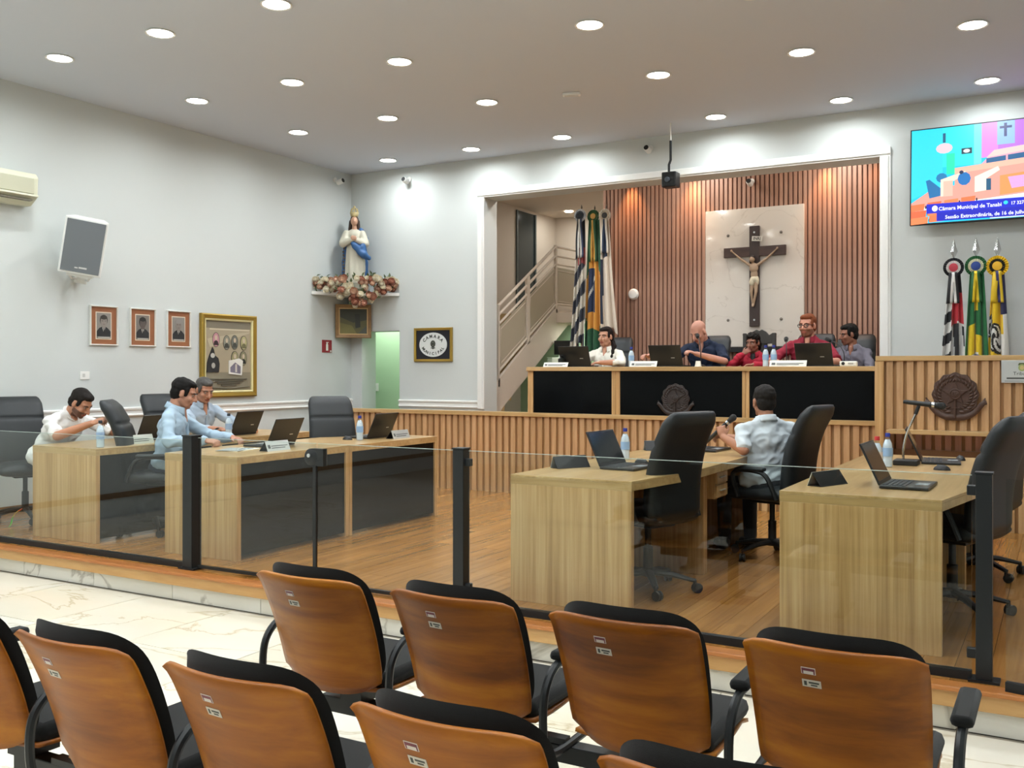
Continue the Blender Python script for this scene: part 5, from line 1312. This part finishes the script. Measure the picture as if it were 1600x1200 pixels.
def person(label, pel, fz, facing, lean, hyaw, hpitch, skin, hairc, shirt, pants, arms, style='short', long_sl=False, sc=1.0, glasses=False, beard=None, wide=1.0, inner=None, collar='open', side_lean=0, hands_curl=(35, 35), vox=.0065, headsc=1.0):
    """seated figure. arms: {'R': (elbow, wrist, finger dir, palm normal), 'L': ...} in world space"""
    MW = T(pel[0], pel[1], fz) @ Matrix.Rotation(facing, 4, 'Z') @ Matrix.Scale(sc, 4)
    MI = MW.inverted(); RI = MW.to_3x3().inverted()
    P = Vector((0, 0, .59)); Q = RX(-lean) @ RY(side_lean)
    tp = lambda x, y, z: P + Q @ Vector((x, y, z))
    neck = tp(0, -.01, .50)
    HQ = RZ(hyaw) @ RX(-hpitch)
    hc = neck + (Q @ Vector((0, .012, .03))) + HQ @ Vector((0, .022, .078))
    MH = T(*hc) @ HQ @ Matrix.Scale(headsc, 4)
    H = lambda x, y, z: MH @ Vector((x, y, z))
    HR = MH.to_3x3()
    J = {}
    for k, s in (('R', 1), ('L', -1)):
        sh = tp(s * .165 * wide, -.012, .392)
        el, wr, fd, pn = arms[k]
        J[k] = (sh, MI @ Vector(el), MI @ Vector(wr), (RI @ Vector(fd)).normalized(), (RI @ Vector(pn)).normalized(), s)
    def fill(b):
        def E(c, r): b.ell(H(*c), r, 16, rot=MH.to_3x3().normalized() if True else None)
        k = headsc
        E((0, -.014, .036), (.076 * k, .097 * k, .086 * k)); E((0, .028, -.028), (.066 * k, .066 * k, .085 * k)); E((0, .036, -.074), (.05 * k, .052 * k, .042 * k)); E((0, .07, -.096), (.022 * k,) * 3)
        for s in (-1, 1):
            E((s * .04, .062, -.028), (.026 * k,) * 3); E((s * .079, -.006, -.008), (.011 * k, .021 * k, .033 * k)); E((s * .014, .1, -.034), (.009 * k,) * 3)
            b.cap(H(s * .012, .083, .03), H(s * .052, .067, .026), .0105 * k, .01 * k, 8); b.cap(H(s * .05, .0, -.06), H(s * .03, .05, -.09), .022 * k, .02 * k, 8)
        b.cap(H(0, .092, .012), H(0, .116, -.03), .009 * k, .0135 * k, 10)
        b.cap(H(-.02, .089, -.060), H(.02, .089, -.060), .0085 * k, .0085 * k, 8); b.cap(H(-.016, .088, -.071), H(.016, .088, -.071), .009 * k, .009 * k, 8)
        b.cap(H(0, -.03, -.06), neck - Q @ Vector((0, 0, .03)), .054, .06, 14)
        if collar == 'open' and not inner: b.cap(tp(0, .052, .455), tp(0, .098, .375), .034, .014, 12)
        if collar == 'crew': b.ell(tp(0, .045, .45), (.045, .03, .028), 12, rot=Q.to_3x3())
        b.cap(tp(0, -.01, .05), tp(0, -.015, .36), .08, .07, 14); b.cap(tp(-.12, -.012, .39), tp(.12, -.012, .39), .036, .036, 12)
        for k2 in 'RL':
            sh, el, wr, fd, pn, s = J[k2]
            b.cap(sh, el, .042, .038, 12); b.cap(el, el + (wr - el) * .45, .041, .038, 12); b.cap(el + (wr - el) * .4, wr, .039, .027, 12)
            hand(b, wr, fd, pn, s > 0, hands_curl[0 if k2 == 'R' else 1])
        for s in (-1, 1): b.cap((s * .09, 0, .54), (s * .11, .42, .52), .06, .05, 10); b.cap((s * .11, .42, .52), (s * .11, .42, .12), .045, .035, 10)
    sk = plain('skin_' + label[:14], skin, .48, bump=.05, bscale=150, spec=.4)
    lip = pm(''.join('%02x' % max(0, int(int(skin[i:i + 2], 16) * f)) for i, f in ((0, .82), (2, .62), (4, .62))), .45)
    mats = [sk, lip]
    MHI = MH.inverted()
    bm_ = None
    if beard: mats.append(pm(beard, .6))
    def mf(c):
        q = MHI @ c
        if q.length > .17: return 0
        if abs(q.x) < .027 and q.y > .082 and -.082 < q.z < -.053 and (abs(q.x) / .027) ** 2 + ((q.z + .0665) / .014) ** 2 < 1: return 1
        if beard and q.z < -.038 - .02 * (abs(q.x) < .02 and q.y > .09 and q.z > -.05) and q.y > .0 - (q.z < -.09) * .0 and q.z > -.125: return 2
        return 0
    body = blob('person', fill, mats, None, vox, 3, matfn=mf)
    body.matrix_world = MW
    tag(body, label, 'person')
    # eyes and brows
    for s in (-1, 1):
        e = MB(); cpos = H(s * .032, .0775, .003)
        e.mi = 0; e.ell(cpos, .0115 * headsc, 12); e.mi = 1; e.ell(H(s * .032 - .0, .0838, .002), .0058 * headsc, 10)
        e.build('eye', [pm('9c8578', .4), pm('241a14', .4)], body)
        e = MB(); e.tube([H(s * .014, .0925, .022), H(s * .032, .0885, .028), H(s * .054, .076, .023)], [.0035, .005, .003], 6); e.build('eyebrow', pm(hairc if style != 'bald' else '6b5548', .8), body)
    # hair
    hm = plain('hair_' + label[:14], hairc, .6, spec=.15, bump=.5, bscale=300)
    def HE(b, c, r): b.ell(H(*c), tuple(x * headsc for x in r), 16, rot=HR.normalized())
    if style in ('short', 'pony', 'curly'):
        def hf(b):
            HE(b, (0, -.026, .048), (.083, .097, .085)); HE(b, (0, -.05, -.01), (.078, .062, .075))
            HE(b, (0, .02, .088), (.066, .064, .036))
            for s in (-1, 1): HE(b, (s * .068, .022, .02), (.011, .022, .04))
            if style == 'pony':
                HE(b, (0, -.06, .0), (.075, .06, .085)); b.cap(H(-.02, -.1, -.03), H(-.085, -.05, -.12), .035, .034, 10); b.cap(H(-.085, -.05, -.12), H(-.10, .03, -.25), .036, .022, 10)
            if style == 'curly': HE(b, (0, -.055, -.03), (.085, .07, .09)); HE(b, (0, -.01, .07), (.088, .09, .075))
        blob('hair', hf, hm, body, .006, 2, noise_amp=.004 if style != 'curly' else .012, noise_sc=38)
    elif style == 'bald':
        pass
    # shirt
    r = wide
    def sf(b):
        b.ell(tp(0, 0, .30), (.178 * r, .118, .17), 18, rot=Q.to_3x3()); b.ell(tp(0, .005, .15), (.165 * r, .118, .17), 18, rot=Q.to_3x3()); b.ell(tp(0, 0, .02), (.175 * r, .125, .12), 18, rot=Q.to_3x3())
        b.cap(tp(-.13 * r, -.012, .388), tp(.13 * r, -.012, .388), .058, .058, 14); b.cap(tp(0, -.018, .44), tp(-.145 * r, -.012, .40), .054, .05, 12); b.cap(tp(0, -.018, .44), tp(.145 * r, -.012, .40), .054, .05, 12); b.cap(tp(-.06, -.012, .435), tp(.06, -.012, .435), .06, .06, 14); b.cap(tp(0, -.014, .42), tp(0, -.016, .462), .082, .066, 14)
        for k2 in 'RL':
            sh, el, wr, fd, pn, s = J[k2]
            if long_sl:
                q = el + (wr - el) * (.9 if long_sl == 2 else .45); b.cap(sh, el, .055, .049, 14); b.cap(el, q, .053, .042, 14)
            else:
                q = sh + (el - sh) * .82; b.cap(sh, q, .055, .052, 14); b.tube([sh + (el - sh) * .3, sh + (el - sh) * .92], [.052, .06], 14)
    shm = plain('cloth_' + label[:14], shirt, .8, bump=.25, bscale=26, var=.06, spec=.2)
    blob('shirt', sf, shm, body, .009, 3, noise_amp=.010, noise_sc=11, ridge=.02)
    # collar
    nk = neck; up = (H(0, -.02, -.06) - nk).normalized()
    cm = MB(); q3 = Q.to_3x3()
    if collar == 'open':
        def cfn(u, v):
            a_ = (u - .5) * R(316); d = -math.cos(a_)          # d = -1 at the nape, +1 in front
            rad = .070 + .016 * (1 - v) + .008 * max(0, d)
            flare = max(0, d - .2)
            z = -.034 + .048 * v - .030 * (d + 1) / 2 - .030 * flare * (1 - v)
            return nk + q3 @ Vector((rad * math.sin(a_) * 1.0, rad * math.cos(a_) * -1.0 + .012 * flare, z))
        cm.grid(cfn, 32, 3); cm.build('collar', shm, body, solid=.006)
        pk = MB()
        pk.tube([tp(0, .107, .36), tp(0, .126, .28), tp(0, .128, .18), tp(0, .135, .08)], [.012, .014, .014, .014], 8, flat=.3)
        pk.build('placket', shm, body)
    else:
        cm.tube([nk + q3 @ Vector((.072 * math.cos(R(k_ * 15)), .072 * math.sin(R(k_ * 15)) + .004, -.026 - .026 * math.sin(R(k_ * 15)))) for k_ in range(24)], .009, 6, closed=True); cm.build('neckband', shm, body)
    if inner:
        blob('top', lambda b: b.cap(tp(0, .05, .43), tp(0, .10, .22), .045, .035, 12), pm(inner, .7), body, .009, 2)
    # trousers and shoes
    def tf(b):
        b.ell((0, -.01, .545), (.175, .14, .11), 16)
        for s in (-1, 1): b.cap((s * .09, .02, .545), (s * .115, .43, .525), .086, .066, 14); b.cap((s * .115, .43, .525), (s * .115, .42, .1), .064, .052, 14)
    blob('trousers', tf, plain('pants_' + label[:14], pants, .8, bump=.2, bscale=40), body, .014, 3)
    for s in (-1, 1):
        blob('shoe', lambda b: (b.ell((s * .115, .47, .04), (.045, .12, .04), 14), b.ell((s * .115, .42, .06), (.045, .055, .06), 14)), pm('1d1a18', .4), body, .012, 2)
    if glasses:
        g_ = MB()
        for s in (-1, 1):
            g_.tube([H(s * .034 + .026 * math.cos(R(a)), .104, .002 + .02 * math.sin(R(a))) for a in range(0, 360, 30)], .0032, 6, closed=True); g_.tube([H(s * .06, .1, .008), H(s * .08, .03, .008), H(s * .082, -.01, .0)], .0028, 6)
        g_.tube([H(-.01, .106, .006), H(.01, .106, .006)], .003, 6); g_.build('glasses', M['dark'], body)
    return body, MW, MH
V = Vector
fX = R(-90)
# 1
person('person in white T-shirt leaning over the far left desk', (-7.98, 5.54), 0, face(.96, .28), 34, 0, 36, 'b98468', '1d1815', 'e9e7e4', '2b2f38',
       {'R': ((-7.48, 5.30, .81), (-7.22, 5.44, .92), (.8, .3, .25), (0, .6, -.8)), 'L': ((-7.62, 5.98, .80), (-7.30, 5.84, .82), (.9, -.35, -.05), (0, -.2, -1))}, wide=1.26, beard='6a4a3c', collar='crew')
# 2
person('person in light blue long-sleeved shirt behind the thick barrier post', (-6.60, 5.70), 0, face(.78, .62), 10, 4, 20, 'b5826a', '141110', 'a9bfd0', '2a3242',
       {'R': ((-6.34, 5.50, .79), (-6.06, 5.64, .80), (.95, .25, -.1), (0, .3, -1)), 'L': ((-6.55, 6.12, .80), (-6.24, 6.10, .79), (.95, -.05, -.1), (0, 0, -1))}, long_sl=2, wide=1.16, hands_curl=(50, 30))
# 3
person('person in light blue shirt seated at the wall-side desk under the gilt picture', (-7.72, 7.0), 0, face(1, .02), 14, -14, 20, 'ae7a60', '55524f', 'a5b3c2', '30343c',
       {'R': ((-7.34, 6.70, .80), (-7.06, 6.76, .80), (.95, .1, -.08), (0, .2, -1)), 'L': ((-7.34, 7.28, .80), (-7.04, 7.12, .80), (.9, -.3, -.05), (0, 0, -1))}, long_sl=1, wide=1.12)
# 4 man with microphone, turned towards the dais
body, MW, MH = person('person in pale short-sleeved shirt holding a microphone, seen from behind', (-1.90, 7.10), 0, face(-.72, .69), 0, -10, 4, 'a8765c', '1f1c1a', 'ccd6dc', '17191e',
       {'L': ((-1.99, 6.86, .80), (-2.16, 6.92, .885), (-.25, .2, .8), (-.4, .7, .2)), 'R': ((-2.02, 7.50, .82), (-2.28, 7.42, .85), (-.9, -.2, .1), (.1, -.5, -.8))}, wide=1.26, hands_curl=(35, 62), sc=.955)
t = empty('handheld_microphone', (0, 0, 0), 0, 'black handheld microphone held by the person seen from behind', 'microphone')
t.location = (-2.205, 6.985, .955)
pen_mic(t, (-.13, -.01, -.14), (.10, .0, .07), .026)
# 5 woman in white blouse on the dais
fD = R(180); DZ0 = .65
person('person in white blouse seated at the stair end of the dais desk', (-4.70, 10.56), DZ0 - .02, fD, 2, -10, 2, 'c48f74', '1f1613', 'ece8dc', '22242a',
       {'R': ((-4.98, 10.36, 1.47), (-4.86, 10.08, 1.46), (.2, -.95, -.05), (0, 0, -1)), 'L': ((-4.42, 10.34, 1.46), (-4.56, 10.05, 1.46), (-.7, -.7, -.05), (0, 0, -1))}, style='pony', long_sl=1, sc=.95, wide=.96, vox=.0075)
# 6 bald man
person('person in navy shirt bending over his laptop on the dais', (-3.50, 10.60), DZ0, fD, 16, -22, 34, 'c08a76', '7a6558', '232c40', '22242a',
       {'R': ((-3.82, 10.30, 1.48), (-3.98, 10.05, 1.53), (-.3, -.9, .1), (.2, 0, -1)), 'L': ((-3.20, 10.30, 1.47), (-3.44, 10.06, 1.55), (-.6, -.6, .3), (-.2, .2, -1))}, style='bald', sc=1.0, wide=1.1, vox=.0075)
# 7 woman in red
person('person in red jacket with a hand at the mouth on the dais', (-2.95, 10.60), DZ0 + .02, fD, 4, -14, 8, '8f5f4c', '171310', 'a8283a', '1c1d22',
       {'R': ((-3.16, 10.36, 1.42), (-3.03, 10.40, 1.55), (.55, .2, .4), (.3, .9, 0)), 'L': ((-2.72, 10.38, 1.40), (-2.86, 10.20, 1.43), (-.9, -.4, 0), (0, 0, -1))}, style='curly', long_sl=2, sc=.84, wide=1.0, inner='17181a', vox=.0075)
# 8 man in dark red polo
person('person in dark red polo shirt and glasses on the dais', (-2.36, 10.56), DZ0, fD, 2, -14, 3, 'c98e76', '7c4327', '8c2838', '1f2230',
       {'R': ((-2.70, 10.30, 1.47), (-2.56, 10.03, 1.46), (.4, -.9, -.05), (0, 0, -1)), 'L': ((-2.02, 10.30, 1.46), (-2.26, 10.06, 1.45), (-.7, -.7, 0), (0, 0, -1))}, glasses=True, beard='8a5a44', sc=1.0, wide=1.08, vox=.0075)
# 9 man in grey shirt
person('person in grey shirt looking aside at the end of the dais', (-2.0, 11.0), DZ0, fD, 3, -55, 10, '996650', '15120f', '77737e', '22242a',
       {'R': ((-2.2, 10.76, 1.22), (-2.1, 10.56, 1.2), (.3, -.9, 0), (0, 0, -1)), 'L': ((-1.74, 10.78, 1.22), (-1.84, 10.56, 1.2), (-.3, -.9, 0), (0, 0, -1))}, sc=.93, wide=1.0, vox=.008)
